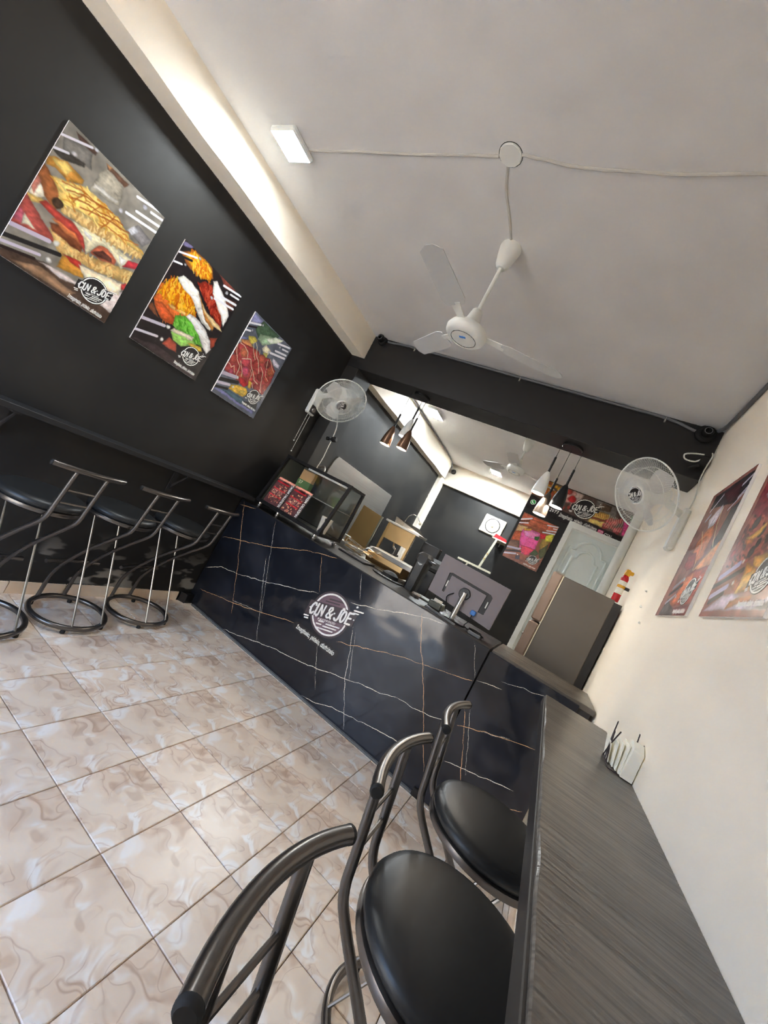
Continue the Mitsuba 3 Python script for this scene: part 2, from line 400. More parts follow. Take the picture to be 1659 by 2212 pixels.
VEINS = {
'w0': [[-1.95, .349], [-1.657, .434], [-1.446, .469], [-1.263, .523], [-1.211, .532], [-1.03, .598], [-.852, .651], [-.639, .731]],
'w1': [[-.366, .805], [-.284, .828], [-.139, .876], [.025, .942], [.153, .994], [.343, 1.044]],
'g0': [[-1.754, .155], [-1.524, .206], [-1.27, .262], [-1.062, .325], [-.891, .373], [-.69, .434]],
'g1': [[-.315, .505], [-.214, .536], [-.085, .587], [.06, .644], [.173, .681], [.255, .706], [.347, .727], [.489, .771], [.631, .801], [.679, .83]],
'w2': [[-1.315, .016], [-1.119, .058], [-.916, .122], [-.731, .167], [-.574, .192], [-.355, .248], [-.226, .291], [-.108, .322], [.026, .36], [.16, .389], [.289, .437], [.411, .447], [.492, .461], [.622, .501], [.676, .52]],
'w3': [[-.365, .018], [-.261, .037], [-.101, .094], [.04, .125], [.13, .145], [.281, .182], [.465, .209]],
'g2': [[-1.82, .66], [-1.657, .714], [-1.464, .765], [-1.252, .833], [-1.081, .905], [-.935, .962], [-.767, 1.011], [-.628, 1.042]],
'g3': [[-1.81, 1.0], [-1.766, 1.008], [-1.613, 1.043]],
'wt0': [[-1.265, .746], [-1.229, .657], [-1.137, .479], [-1.056, .329], [-.95, .12]], 'wt1': [[-1.36, 1.043], [-1.262, .82], [-1.147, .567], [-1.03, .31]],
'g4': [[-.779, .996], [-.705, .845], [-.639, .731]], 'wt2': [[-.443, .394], [-.366, .253], [-.28, .11]], 'wt3': [[-.39, 1.038], [-.354, .962], [-.297, .85]],
'w4': [[-.252, .664], [-.178, .489], [-.106, .306], [.051, .023]], 'wt4': [[-.216, .651], [-.154, .504], [-.077, .314]],
'g5': [[.166, 1.024], [.27, .824], [.392, .634], [.492, .461], [.555, .331], [.589, .275], [.663, .15]], 'wt5': [[.578, 1.035], [.679, .836]],
'g6': [[-1.782, 1.041], [-1.621, .749], [-1.499, .534], [-1.41, .36], [-1.3, .16]], 'wt6': [[-1.112, .314], [-1.381, .256]],
'p0': [[.69, .835], [.76, .856], [.862, .88]], 'p1': [[.827, .913], [.923, .947], [1.023, .966], [1.088, .986], [1.16, 1.0]], 'p2': [[.706, .527], [.854, .588], [1.0, .636], [1.162, .688]],
'p3': [[.734, .299], [.85, .328], [.994, .367], [1.159, .411]], 'p4': [[1.1, .276], [1.159, .301], [1.25, .346]], 'p5': [[.707, .643], [.79, .454], [.884, .239]], 'pt6': [[.733, .671], [.815, .472], [.887, .299]], 'pt7': [[.847, .583], [.938, .61], [1.02, .65]],
}
def ribbon(pts, w, y, seed):
    p = np.array(pts); L = np.r_[0, np.cumsum(np.linalg.norm(np.diff(p, axis=0), axis=1))]
    s = np.arange(0, L[-1], .012); q = np.stack([np.interp(s, L, p[:, 0]), np.interp(s, L, p[:, 1])], 1)
    nz = meshkit.fbm(np.stack([s * 22, s * 0 + seed, s * 0], 1), 2) - .5
    t = np.gradient(q, axis=0); t /= np.linalg.norm(t, axis=1, keepdims=True); nn = np.stack([-t[:, 1], t[:, 0]], 1)
    q = q + nn * (nz * .014)[:, None]
    ww = w * (.35 + 1.1 * meshkit.fbm(np.stack([s * 9, s * 0 + seed + 5, s * 0], 1), 2)) * np.minimum(1, np.minimum(s, L[-1] - s) / .06 + .15)
    a, b = q - nn * ww[:, None] / 2, q + nn * ww[:, None] / 2
    n = len(q); v = np.concatenate([np.stack([a[:, 0], np.full(n, y), a[:, 1]], 1), np.stack([b[:, 0], np.full(n, y), b[:, 1]], 1)])
    f = [[i, i + 1, n + i + 1] for i in range(n - 1)] + [[i, n + i + 1, n + i] for i in range(n - 1)]
    return trimesh.Trimesh(v, np.array(f), process=False)
for i, (k, L) in enumerate(VEINS.items()):
    right = k[0] == 'p'
    if not right: L = [[min(max(x, XL + .02), XS - .006), z] for x, z in L]
    w = .0022 if 't' in k else .0042
    part(fp1 if right else fp0, 'vein', ribbon(L, w, YCNT - (.0046 if right else .0006), i * 3.7), 'm_vein_gold' if k[0] == 'g' or k in ('p2', 'p5', 'p4') else 'm_vein_white')

# ---------------------------------------------------------------- logo lettering, drawn from strokes
def stroke(p, w): return LineString(p).buffer(w / 2, cap_style=1, join_style=1, quad_segs=5)
def letters():
    w, g = .085, []
    def put(x, strokes, ww=w):
        for s in strokes: g.append(affinity.translate(stroke(s, ww), x, 0))
    put(-1.06, [[(.20, .17), (.15, .26), (.08, .26), (.02, .14), (0, 0), (.02, -.14), (.08, -.26), (.15, -.26), (.20, -.17)]], .1)
    put(-.755, [[(0, .26), (0, -.26)]], .1)
    put(-.575, [[(0, -.26), (0, .26), (.20, -.26), (.20, .26)]], .08)
    put(-.16, [[(.27, -.26), (.03, .10), (.05, .23), (.14, .26), (.19, .17), (.14, .06), (.02, -.06), (0, -.18), (.08, -.26), (.19, -.22), (.26, -.04)]], .085)
    put(.27, [[(.19, .26), (.19, -.14), (.14, -.25), (.07, -.26), (.0, -.18)]], .1)
    a = np.linspace(0, 2 * np.pi, 20); put(.66, [list(zip(.10 * np.cos(a), .26 * np.sin(a)))], .09)
    put(.87, [[(.22, .26), (0, .26), (0, -.26), (.24, -.26)], [(0, .01), (.17, .01)]], .09)
    for x, r in ((-1.13, .035), (.18, .045), (1.2, .035)): g.append(Point(x, .03 if x == .18 else 0).buffer(r))
    return affinity.scale(unary_union(g), .98, 1.0, origin=(0, 0))
SK = [1, 0, .28, 1, 0, .08]
def skew(gm): return affinity.affine_transform(gm, SK)
_small = None
def text_geom(txt, h, condense=1.0, bold=True):   # outline of a line of text as shapely, centred
    m = meshkit.text_mesh(txt, h, .01, bold)
    up = m.faces[(m.face_normals[:, 2] > .9)]
    gm = unary_union([Polygon(m.vertices[t][:, :2]).buffer(1e-7) for t in up])
    x0, y0, x1, y1 = gm.bounds
    gm = affinity.translate(gm, -(x0 + x1) / 2, -h / 2)
    return affinity.scale(gm, condense, 1, origin=(0, 0)).simplify(h * .012)
FAST = text_geom('FASTFOOD', .1, 1.25)
SLOGAN = affinity.skew(text_geom('Imagínalo, pídelo, disfrútalo', 1.0, .72), xs=8)
def logo():
    disc = Point(0, 0).buffer(1.0, 32)
    band = Polygon([(-1.24, -.34), (-1.24, .36), (1.24, .36), (1.24, -.34)])
    band = skew(band)
    ringg = Point(0, 0).buffer(.955, 32).difference(Point(0, 0).buffer(.875, 32)).difference(band)
    bars = []
    for x0, x1, y in ((-.36, -.12, -.50), (-.42, -.18, -.64), (-.32, .5, -.82), (.05, .72, -.55), (-.05, .62, -.68)):
        bars.append(LineString([(x0, y), (x1, y)]).buffer(.032))
    inner = Point(0, 0).buffer(.90, 32)
    white = unary_union([ringg, skew(letters()), skew(affinity.translate(FAST, .0, -.42)), skew(unary_union(bars)).intersection(inner), Point(.52, .56).buffer(.075), Point(-.62, -.38).buffer(.07),
                         skew(LineString([(1.0, .42), (1.42, .42)]).buffer(.035)), skew(LineString([(1.02, .30), (1.25, .30)]).buffer(.03)), skew(Point(1.05, .60).buffer(.05)),
                         skew(LineString([(-1.2, -.42), (-.98, -.42)]).buffer(.035)), skew(LineString([(-1.12, -.54), (-.95, -.54)]).buffer(.035))])
    dark = unary_union([disc, band])
    plum = unary_union([skew(LineString([(-.35, .62), (.35, .62)]).buffer(.04)), skew(LineString([(-.5, .48), (.2, .48)]).buffer(.03))]).intersection(inner)
    return dark, white, band, disc, plum
DARK, WHITE, BAND, DISC, PLUM = logo()
def place_flat(geom, h, o, xd, yd, s):   # unit drawing -> world, o centre, xd/yd unit axes, thickness h towards xd x yd
    m = flat(geom, 1.0); v = m.vertices
    xd, yd = np.array(xd, float), np.array(yd, float); zd = np.cross(xd, yd)
    w = np.array(o) + v[:, :1] * s * xd + v[:, 1:2] * s * yd + v[:, 2:3] * h * zd
    m = trimesh.Trimesh(w, m.faces, process=False); m.fix_normals()
    return m
EX, EY, EZ = np.eye(3)
d = thing('logo_decal', 'round CIN & JOE fastfood logo sticker on the marble counter front', 'logo sticker')
o = np.array([-.466, YCNT - .0012, .641])
part(d, 'disc', place_flat(DISC, .0015, o, EX, EZ, .168), 'm_ink_purple', label='plum disc')
part(d, 'outline', place_flat(BAND.union(DISC.buffer(.05).difference(DISC.buffer(-.03))).union(PLUM), .0019, o, EX, EZ, .168), 'm_ink_band', label='dark band and rim')
part(d, 'lettering', place_flat(WHITE, .0024, o, EX, EZ, .168), 'm_ink_white', label='white CIN & JOE lettering')
d = thing('slogan_decal', 'dark strip with the slogan Imagínalo, pídelo, disfrútalo under the counter logo', 'sticker')
o = np.array([-.481, YCNT - .0012, .417])
part(d, 'strip', place_flat(LineString([(-3.9, 0), (3.9, 0)]).buffer(.62), .0012, o, EX, EZ, .052), 'm_ink_dark')
sx0, sy0, sx1, sy1 = SLOGAN.bounds
part(d, 'lettering', place_flat(affinity.scale(SLOGAN, 7.6 / (sx1 - sx0), .62, origin=(0, 0)), .0018, o, EX, EZ, .052), 'm_ink_white', label='white slogan lettering')

# ---------------------------------------------------------------- printed pictures: flat print, one colour per grid vertex
def sdist(X, Y, poly):
    px, py = np.array(poly[0::2]) / 1000, np.array(poly[1::2]) / 1000
    n = len(px); d = np.full(X.shape, 1e9); inside = np.zeros(X.shape, bool)
    for i in range(n):
        j = (i + 1) % n
        ex, ey = px[j] - px[i], py[j] - py[i]; wx, wy = X - px[i], Y - py[i]
        t = np.clip((wx * ex + wy * ey) / (ex * ex + ey * ey + 1e-12), 0, 1)
        d = np.minimum(d, (wx - ex * t) ** 2 + (wy - ey * t) ** 2)
        c = ((py[i] > Y) != (py[j] > Y))
        inside ^= c & (X < ex * (Y - py[i]) / (ey + 1e-12) + px[i])
    return np.where(inside, -1, 1) * np.sqrt(d)
def pdist(X, Y, pts):
    px, py = np.array(pts[0::2]) / 1000, np.array(pts[1::2]) / 1000
    d = np.full(X.shape, 1e9)
    for i in range(len(px) - 1):
        ex, ey = px[i + 1] - px[i], py[i + 1] - py[i]; wx, wy = X - px[i], Y - py[i]
        t = np.clip((wx * ex + wy * ey) / (ex * ex + ey * ey + 1e-12), 0, 1)
        d = np.minimum(d, (wx - ex * t) ** 2 + (wy - ey * t) ** 2)
    return np.sqrt(d)
def paint(art, bg, nx, ny, w, h, seed, soft=.006):
    X, Y = np.meshgrid(np.linspace(0, w, nx), np.linspace(0, h, ny))
    P3 = np.stack([X, Y, X * 0], -1)
    n1, n2, n3 = meshkit.fbm(P3 * 9, 3, seed), meshkit.fbm(P3 * 40, 2, seed + 3), meshkit.fbm(P3 * [22, 60, 1], 2, seed + 6)
    wob1, wob2 = (meshkit.fbm(P3 * 14, 4, seed + 9) - .5) * .028, (meshkit.fbm(P3 * 14, 4, seed + 12) - .5) * .028
    C = np.array(bg, float)[None, None] * (.75 + .5 * n1[..., None]) * np.ones((ny, nx, 1))
    full = []
    for it in art:
        if it[0] != 'h': full.append(it); continue
        _, cols, q, num, ln, ang, wd = it       # short strokes scattered over a polygon
        r = np.random.default_rng(seed + len(full)); pg = Polygon(np.array(q).reshape(-1, 2)).buffer(0); x0, y0, x1, y1 = pg.bounds
        while num > 0:
            a, b = r.uniform(x0, x1), r.uniform(y0, y1)
            if not pg.contains(Point(a, b)): continue
            num -= 1; t = math.radians(ang + r.normal() * 22); l = ln * r.uniform(.5, 1.2) / 2; k = r.uniform(-.3, .3) * l
            full.append(('s', cols[int(r.integers(len(cols)))], wd, [a - l * math.cos(t), b - l * math.sin(t), a + k * math.sin(t), b - k * math.cos(t), a + l * math.cos(t), b + l * math.sin(t)], 1))
    for it in full:
        col = np.array(it[1], float)
        q = np.array(it[3] if it[0] == 's' else it[2]) / 1000.0
        m = .06 + (it[3] / 1000 if it[0] == 'e' else it[2] / 1000 if it[0] == 's' else 0)
        ix = np.flatnonzero((X[0] > q[0::2].min() - m) & (X[0] < q[0::2].max() + m)); iy = np.flatnonzero((Y[:, 0] > q[1::2].min() - m) & (Y[:, 0] < q[1::2].max() + m))
        if not len(ix) or not len(iy): continue
        w_ = (slice(iy[0], iy[-1] + 1), slice(ix[0], ix[-1] + 1))
        organic = it[0] != 's' or len(it) > 4 or abs(col[0] - col[2]) > 40
        xx, yy = (X[w_] + wob1[w_], Y[w_] + wob2[w_]) if organic else (X[w_], Y[w_])
        if it[0] == 'p': dd = sdist(xx, yy, it[2])
        elif it[0] == 's': dd = pdist(xx, yy, it[3]) - it[2] / 2000 * (1.0 if organic else 1.45)
        else: dd = np.hypot(xx - it[2][0] / 1000, yy - it[2][1] / 1000) - it[3] / 1000
        a = np.clip(.5 - dd / (soft * (2.2 if organic else 1)), 0, 1)[..., None]
        if organic and it[0] != 's':
            edge = np.clip(1 + dd / .06, 0, 1)[..., None] ** 2      # darker rim, lighter middle, mottled
            tex = .89 + .22 * n2[w_][..., None] + .22 * (n3[w_][..., None] - .5) + .30 * (n1[w_][..., None] - .5)
            lum = col.mean(); c = np.clip((col * .90 + lum * .10) * tex * (1.10 - .30 * edge) + 14 * (n1[w_][..., None] - .4), 0, 255)
        else:
            c = col
        C[w_] = C[w_] * (1 - a) + c * a
    return np.clip(C, 2, 250)
def print_mesh(C, o, xd, yd, w, h):   # image rows run downwards from the top edge o
    ny, nx = C.shape[:2]
    s, t = np.meshgrid(np.linspace(0, w, nx), np.linspace(0, h, ny))
    v = np.array(o) + s[..., None] * np.array(xd) - t[..., None] * np.array(yd)
    i, j = np.meshgrid(np.arange(ny - 1), np.arange(nx - 1), indexing='ij')
    a = i * nx + j
    f = np.stack([np.stack([a, a + nx, a + nx + 1], -1), np.stack([a, a + nx + 1, a + 1], -1)], 2).reshape(-1, 3)
    return trimesh.Trimesh(v.reshape(-1, 3), f, process=False), srgb(C.reshape(-1, 3) / 255)
ART={
'P1':[('p',(70,52,42),[-22,1336,286,1208,648,1174,1018,1052,1044,1398,12,1418]),('p',(150,115,85),[120,1350,310,1260,656,1284,604,1352,308,1358]),('p',(215,200,195),[284,1222,446,1184,668,1170,1014,970,1042,1172,1032,1252,602,1212,476,1246]),('p',(150,142,125),[346,172,382,68,556,60,580,150,610,276,344,362]),
('p',(205,200,190),[350,266,580,242,572,272,360,306]),('p',(105,70,50),[366,36,582,30,568,80,386,76]),('p',(190,130,80),[360,36,416,28,404,72]),('p',(110,106,100),[4,128,234,46,284,194,62,256]),('p',(85,58,48),[76,24,270,14,262,60,116,70]),('p',(60,55,50),[-18,318,88,234,228,200,232,232,104,310]),('p',(190,130,50),[-16,398,44,336,120,302,288,326,288,370,182,434,62,418,12,444]),
('p',(228,195,100),[24,372,108,316,190,328,166,404,50,388]),('p',(222,212,188),[20,618,130,670,54,778,8,748]),('p',(150,85,45),[6,450,198,574,248,640,208,742,104,688,-10,572]),('p',(200,120,100),[-6,696,0,572,38,600,38,738]),('p',(160,66,58),[-18,1074,-10,766,186,896,352,974,144,1046]),('p',(200,90,110),[-6,1026,4,914,82,970,54,1032]),
('p',(222,212,182),[58,1030,42,936,158,996,96,1012]),('p',(205,165,95),[232,898,310,880,556,892,1020,710,1014,870,662,976,382,1044]),('h',[(180,132,70),(232,204,140)],[232,898,310,880,556,892,1020,710,1014,870,662,976,382,1044],70,50,80,11),('p',(120,60,35),[220,850,316,812,508,810,524,910,262,904]),
('p',(225,185,95),[-10,774,92,724,182,746,126,760,40,804]),('p',(200,110,60),[216,818,328,752,464,764,520,836,370,844]),('p',(185,60,50),[92,762,132,716,238,724,372,718,494,760,548,874,414,788,254,802,126,782]),('p',(190,90,60),[584,840,618,728,694,674,804,726,816,798,704,832]),('p',(95,50,40),[600,824,664,750,766,760,796,794,668,826]),
('p',(226,216,178),[356,708,478,660,638,606,798,622,928,618,882,786,804,740,696,700,622,732,580,830,558,872,476,766]),('p',(246,243,232),[450,702,544,710,552,748,488,746]),('p',(246,243,232),[800,674,892,658,864,752]),('p',(200,50,60),[908,644,1002,612,1012,668,876,750]),('p',(215,178,108),[220,622,368,584,702,502,982,462,1010,554,740,624,454,678,250,710]),
('h',[(186,140,78),(238,212,150),(200,160,95)],[224,630,372,592,706,510,976,476,998,554,736,616,450,670,254,694],90,60,80,11),('p',(232,192,100),[78,494,154,456,340,352,532,372,646,370,808,450,980,472,930,512,720,538,368,584,228,638]),('h',[(204,150,58),(248,222,130),(190,120,45)],[78,494,154,456,340,352,532,372,646,370,808,450,980,472,930,512,720,538,368,584,228,638],80,70,20,12),
('p',(242,214,120),[114,490,234,424,330,416,318,478,206,528]),('s',(150,72,25),10,[214,506,338,432,430,406,580,376]),('s',(150,72,25),11,[272,528,418,470,506,452,704,392]),('s',(150,72,25),11,[354,552,474,498,568,466,780,422]),('s',(165,85,30),9,[160,470,326,408,492,402]),('s',(160,80,28),6,[330,416,300,522,294,552]),
('s',(160,80,28),6,[476,394,448,488,436,552]),('s',(160,80,28),8,[618,386,588,484,572,566]),('s',(175,95,35),9,[550,522,730,512,908,448]),('e',(75,55,40),[202,664],45),('p',(205,140,50),[412,1042,514,1022,614,1034,644,1110,420,1170]),('p',(195,50,40),[416,1030,562,990,614,1046,484,1048]),('p',(232,217,182),[554,1022,666,986,966,900,984,1036,652,1092]),
('p',(200,55,55),[956,906,1000,868,1012,942,972,962]),('p',(125,120,120),[766,396,816,276,1006,310,952,434]),('p',(200,200,205),[758,404,784,310,858,330,814,416]),('s',(208,203,212),15,[4,146,216,30]),('e',(200,198,205),[252,10],20),('s',(208,203,212),15,[-6,292,98,234]),('e',(200,198,205),[140,198],18),
('s',(232,230,234),19,[698,54,1004,-30]),('s',(232,230,234),18,[868,70,1008,38]),('s',(232,230,234),19,[752,178,1004,120]),('s',(232,230,234),20,[682,266,1004,196]),('e',(190,188,198),[802,80],22),('e',(200,198,205),[640,290],22),('s',(190,180,196),27,[-34,1094,280,1006]),('e',(236,232,224),[334,978],24),
('s',(36,34,34),28,[-12,1204,392,1054]),('s',(195,186,200),19,[-12,1264,270,1168]),('e',(240,236,228),[346,1158],25),('s',(42,32,30),19,[6,1308,250,1228]),],
'P2':[('p',(120,110,150),[-4,34,140,-40,108,22,10,84]),('p',(165,90,35),[18,156,144,22,304,-12,450,8,520,118,408,216,206,242,112,198]),('p',(226,160,25),[74,136,150,32,318,10,444,30,502,150,408,216,224,212]),('h',[(205,115,12),(246,200,80),(190,90,20)],[96,116,150,32,318,10,444,30,502,150,408,216,224,212],60,70,60,12),
('p',(110,50,40),[562,-6,754,-66,904,24,732,96]),('p',(90,50,40),[654,232,970,120,976,264,714,324]),('p',(216,100,40),[6,612,116,550,286,670,422,662,464,732,360,946,218,986,100,918,6,832]),('h',[(236,130,60),(190,76,28)],[6,612,116,550,286,670,422,662,464,732,360,946,218,986,100,918,6,832],40,140,65,9),
('p',(196,80,35),[28,846,116,806,370,872,368,956,200,984]),('p',(236,180,95),[162,772,566,654,568,720,378,766,226,800]),('p',(228,160,20),[12,734,64,514,122,448,242,476,416,498,566,654,450,708,296,746,160,740]),('h',[(205,105,12),(246,196,70),(238,170,30),(190,84,16)],[12,734,64,514,122,448,242,476,416,498,566,654,450,708,296,746,160,740],150,85,70,13),
('p',(232,226,214),[128,426,174,362,308,352,436,380,586,500,830,632,832,702,662,686,404,508,248,486]),('p',(190,120,50),[450,402,626,502,850,598,864,688,700,620]),('p',(150,40,25),[374,312,446,216,544,184,728,314,910,462,960,572,752,510,528,406]),('h',[(110,22,12),(186,70,48),(130,30,20),(200,90,60)],[374,312,446,216,544,184,728,314,910,462,960,572,752,510,528,406],70,60,60,13),
('p',(232,200,140),[544,462,682,528,922,546,996,592,822,620,600,522]),('p',(234,228,220),[536,140,586,96,794,188,972,340,974,526,834,412,616,264]),('p',(95,175,50),[362,962,332,834,440,750,558,764,696,802,844,946,716,964,528,958]),('h',[(60,140,30),(140,205,90)],[362,962,332,834,440,750,558,764,696,802,844,946,716,964,528,958],40,60,40,12),
('p',(150,205,90),[378,1034,436,956,660,932,766,982,588,1122,456,1112]),('p',(235,222,190),[358,1030,394,972,686,914,682,970,452,1012]),('p',(230,190,60),[636,1020,830,956,876,998,778,1064]),('p',(236,230,224),[446,746,476,688,580,678,762,718,926,816,984,906,944,1006,726,850,564,776]),('p',(170,70,50),[356,1232,400,1102,522,1134,572,1220,476,1234]),
('p',(160,60,40),[880,776,982,704,1004,838,976,894]),('p',(120,66,40),[-20,950,30,876,172,990,92,988]),('p',(60,45,48),[16,1376,334,1280,982,1332,956,1420,-12,1380]),('s',(225,222,230),16,[4,172,216,66]),('e',(180,176,180),[252,46],18),('s',(30,28,28),18,[30,202,182,142]),('s',(228,226,232),16,[-6,310,100,266]),
('e',(180,176,180),[138,234],17),('s',(236,234,238),21,[696,72,984,6]),('s',(236,234,238),19,[840,96,978,66]),('s',(236,234,238),23,[738,216,982,156]),('s',(236,234,238),22,[668,300,976,230]),('e',(190,188,192),[784,118],24),('e',(195,192,196),[628,324],23),('s',(196,188,202),27,[-22,1114,274,1026]),
('e',(238,234,228),[322,1008],24),('s',(34,30,30),28,[-10,1190,348,1072]),('s',(205,198,210),22,[-4,1272,260,1192]),('e',(240,236,230),[332,1186],24),],
'P3':[('p',(140,140,180),[-14,20,210,24,180,98,-24,190]),('p',(70,95,70),[210,24,642,12,534,178,252,290,134,206]),('p',(150,175,140),[276,230,490,120,664,42,568,220,410,350,272,318]),('p',(225,235,210),[414,218,576,70,762,18,690,114,552,220]),('p',(130,140,190),[-24,466,98,400,90,446,-10,506]),('p',(210,190,80),[96,380,214,316,292,346,230,454,154,442]),
('p',(200,130,80),[0,500,154,422,280,484,276,592,98,606]),('p',(215,205,175),[432,380,478,282,624,316,608,416,494,424]),('p',(200,190,100),[500,432,576,392,620,452,554,484]),('p',(160,56,56),[26,798,-4,606,28,542,376,460,544,490,694,426,920,534,954,768,922,1040,648,1034,406,1088,40,1076,-36,1052]),('e',(176,70,62),[56,840],72),
('e',(186,64,74),[282,756],87),('e',(170,60,55),[496,664],75),('e',(182,80,60),[540,526],73),('e',(150,50,48),[260,876],67),('e',(190,70,96),[366,874],74),('e',(160,58,52),[534,816],71),('e',(120,50,45),[698,536],63),('e',(176,86,56),[834,610],76),('e',(150,52,48),[40,708],58),('e',(182,96,66),[178,646],76),
('e',(172,70,58),[380,544],69),('e',(140,46,44),[680,794],73),('e',(165,60,50),[836,758],65),('e',(170,54,54),[544,930],61),('e',(190,90,60),[338,988],47),('e',(160,46,44),[720,972],63),('e',(175,62,50),[882,902],59),('e',(190,70,100),[132,1030],45),('e',(182,56,66),[-22,982],44),('p',(200,40,45),[316,1034,416,984,554,1044,488,1126,386,1098]),
('p',(226,180,60),[248,1200,388,1140,558,1108,644,1170,560,1270,356,1286,242,1288]),('p',(236,200,90),[460,1186,540,1162,564,1236,452,1232]),('p',(222,170,50),[504,954,604,972,618,1074,566,1082]),('p',(70,100,115),[116,1358,266,1304,466,1290,628,1290,680,1362,480,1390]),('p',(130,130,180),[-44,1420,116,1358,500,1380,910,1356,930,1426]),
('p',(60,62,62),[640,1306,918,1202,948,1326,882,1360,664,1380]),('p',(200,195,210),[728,370,948,400,964,462,828,476,748,436]),('s',(238,222,190),10,[-10,506,42,562,128,556,242,604,290,690]),('s',(238,222,190),11,[-10,578,30,694,116,802,188,848,226,866,258,1026]),('s',(238,222,190),11,[246,400,300,512,372,572,432,618]),
('s',(238,222,190),12,[274,380,354,432,410,546,492,600,568,684,624,760]),('s',(238,222,190),12,[198,748,346,652,398,726,492,798,610,902,702,926]),('s',(238,222,190),9,[-20,930,52,946,94,970,132,916,200,1018]),('s',(238,222,190),11,[664,468,724,610]),('s',(238,222,190),12,[598,644,686,700,758,860,818,962]),
('s',(238,222,190),10,[710,428,818,528,906,578]),('s',(238,222,190),9,[720,646,808,740,876,768]),('s',(238,222,190),10,[604,972,658,1030]),('s',(238,222,190),10,[190,796,288,880,352,990]),('s',(238,222,190),8,[442,806,494,840,524,942]),('s',(238,222,190),8,[424,428,458,494]),('s',(238,222,190),22,[818,984,854,1010]),
('s',(232,230,236),21,[-10,210,198,102]),('e',(205,203,210),[232,82],18),('s',(48,42,46),21,[-16,276,148,186]),('s',(235,233,238),20,[-16,342,80,300]),('e',(205,203,210),[110,268],17),('s',(236,234,240),24,[680,122,952,32]),('s',(236,234,240),21,[826,140,958,104]),('s',(236,234,240),24,[710,252,962,182]),
('s',(236,234,240),26,[636,342,962,246]),('e',(200,200,206),[760,146],21),('e',(200,200,206),[596,354],19),('s',(196,186,200),39,[-20,1132,264,1054]),('e',(240,234,228),[294,1040],22),('s',(38,36,36),39,[-18,1242,344,1112]),('s',(205,196,210),31,[-16,1302,224,1224]),('e',(242,236,228),[300,1216],23),
('s',(40,38,42),28,[-24,1378,224,1298]),],
'RA':[('p',(42,38,44),[127,48,1104,46,1069,238,848,319,133,188]),('p',(70,30,38),[385,87,819,90,873,281,692,298]),('p',(62,62,64),[846,363,1067,310,1108,663,860,754,790,727]),('p',(190,180,190),[288,350,523,242,602,313,598,471,404,479]),('p',(170,70,70),[602,313,600,392,623,525,569,546,544,460]),('p',(190,110,70),[404,479,571,465,673,567,692,804,562,865,308,850,252,567]),
('p',(150,60,60),[215,858,171,685,413,723,587,900,394,912]),('p',(205,140,90),[1067,656,1096,723,1092,888,912,975,573,938,704,844,883,742]),('p',(225,185,130),[871,748,1058,688,1015,708,765,815]),('p',(175,75,60),[573,938,856,931,1031,923,1046,1079,958,1273,458,1285,392,1044]),('p',(205,110,70),[506,988,688,958,781,1119,512,1287,358,1258]),
('p',(120,50,50),[552,1312,1000,1273,1110,1379,690,1381]),('p',(90,84,84),[123,1385,208,1204,552,1312,615,1381]),('s',(225,205,160),13,[575,290,650,483,838,735]),('s',(220,195,150),11,[254,463,512,696,562,865,573,923]),('s',(225,190,140),11,[927,750,788,833,613,935]),('s',(190,185,200),20,[181,229,383,102]),
('s',(160,155,172),28,[179,333,258,292]),('s',(205,200,215),20,[840,142,1083,67]),('s',(205,200,215),14,[996,165,1102,131]),('s',(200,196,210),20,[885,277,1090,162]),('s',(200,196,210),14,[763,363,1090,204]),('s',(150,145,155),30,[210,1083,435,1006]),('s',(60,58,60),27,[177,1150,475,1067]),('s',(165,160,170),22,[190,1246,404,1169]),
('e',(235,230,225),[463,1017],19),('e',(235,230,225),[450,1187],19),],
'RB':[('p',(130,40,50),[71,308,75,467,73,594,381,750,563,731,704,738,462,438]),('p',(190,185,190),[204,431,173,446,277,513,504,546]),('p',(150,75,60),[73,594,87,685,85,762,98,875,110,1027,360,1031,608,996,748,948,848,869,681,763]),('h',[(96,56,46),(186,104,90),(80,56,48),(170,84,76)],[73,594,87,685,85,762,98,875,110,1027,360,1031,608,996,748,948,848,869,681,763],110,60,30,18),
('e',(70,58,52),[256,698],51),('e',(120,50,45),[117,717],38),('e',(160,90,75),[104,627],43),('e',(75,60,52),[427,798],46),('e',(150,70,60),[113,840],47),('e',(165,85,75),[190,913],45),('e',(68,60,54),[415,948],45),('e',(130,56,46),[562,1012],34),('e',(150,60,56),[96,925],47),('e',(72,58,50),[462,894],33),
('e',(140,70,60),[587,921],41),('e',(80,60,52),[588,867],42),('p',(215,165,70),[200,813,254,806,360,773,448,731,460,765,412,829,344,838,344,873]),('p',(205,120,50),[208,821,352,846,363,883,260,871]),('p',(218,160,60),[513,1006,663,994,842,1058,702,1100,560,1075]),('p',(208,140,40),[433,1033,583,1077,731,1173,698,1240,506,1263,485,1175]),
('p',(225,180,90),[473,1142,606,1100,625,1185,469,1273]),('p',(165,90,55),[313,1198,369,1135,485,1175,469,1250]),('p',(196,180,196),[25,1379,298,1256,506,1263,717,1319,923,1323,1010,1254,1087,1379]),('p',(190,110,50),[429,1371,456,1315,577,1287,738,1281,758,1319,587,1338]),('p',(60,50,60),[827,1373,965,1333,1042,1294,1037,1375]),
('s',(180,172,200),34,[58,1110,319,1025]),('e',(240,232,222),[363,1008],18),('s',(48,48,44),29,[6,1181,425,1083]),('s',(188,180,206),31,[46,1265,285,1196]),('e',(240,232,222),[362,1179],18),('s',(60,50,50),29,[69,1310,262,1248]),],
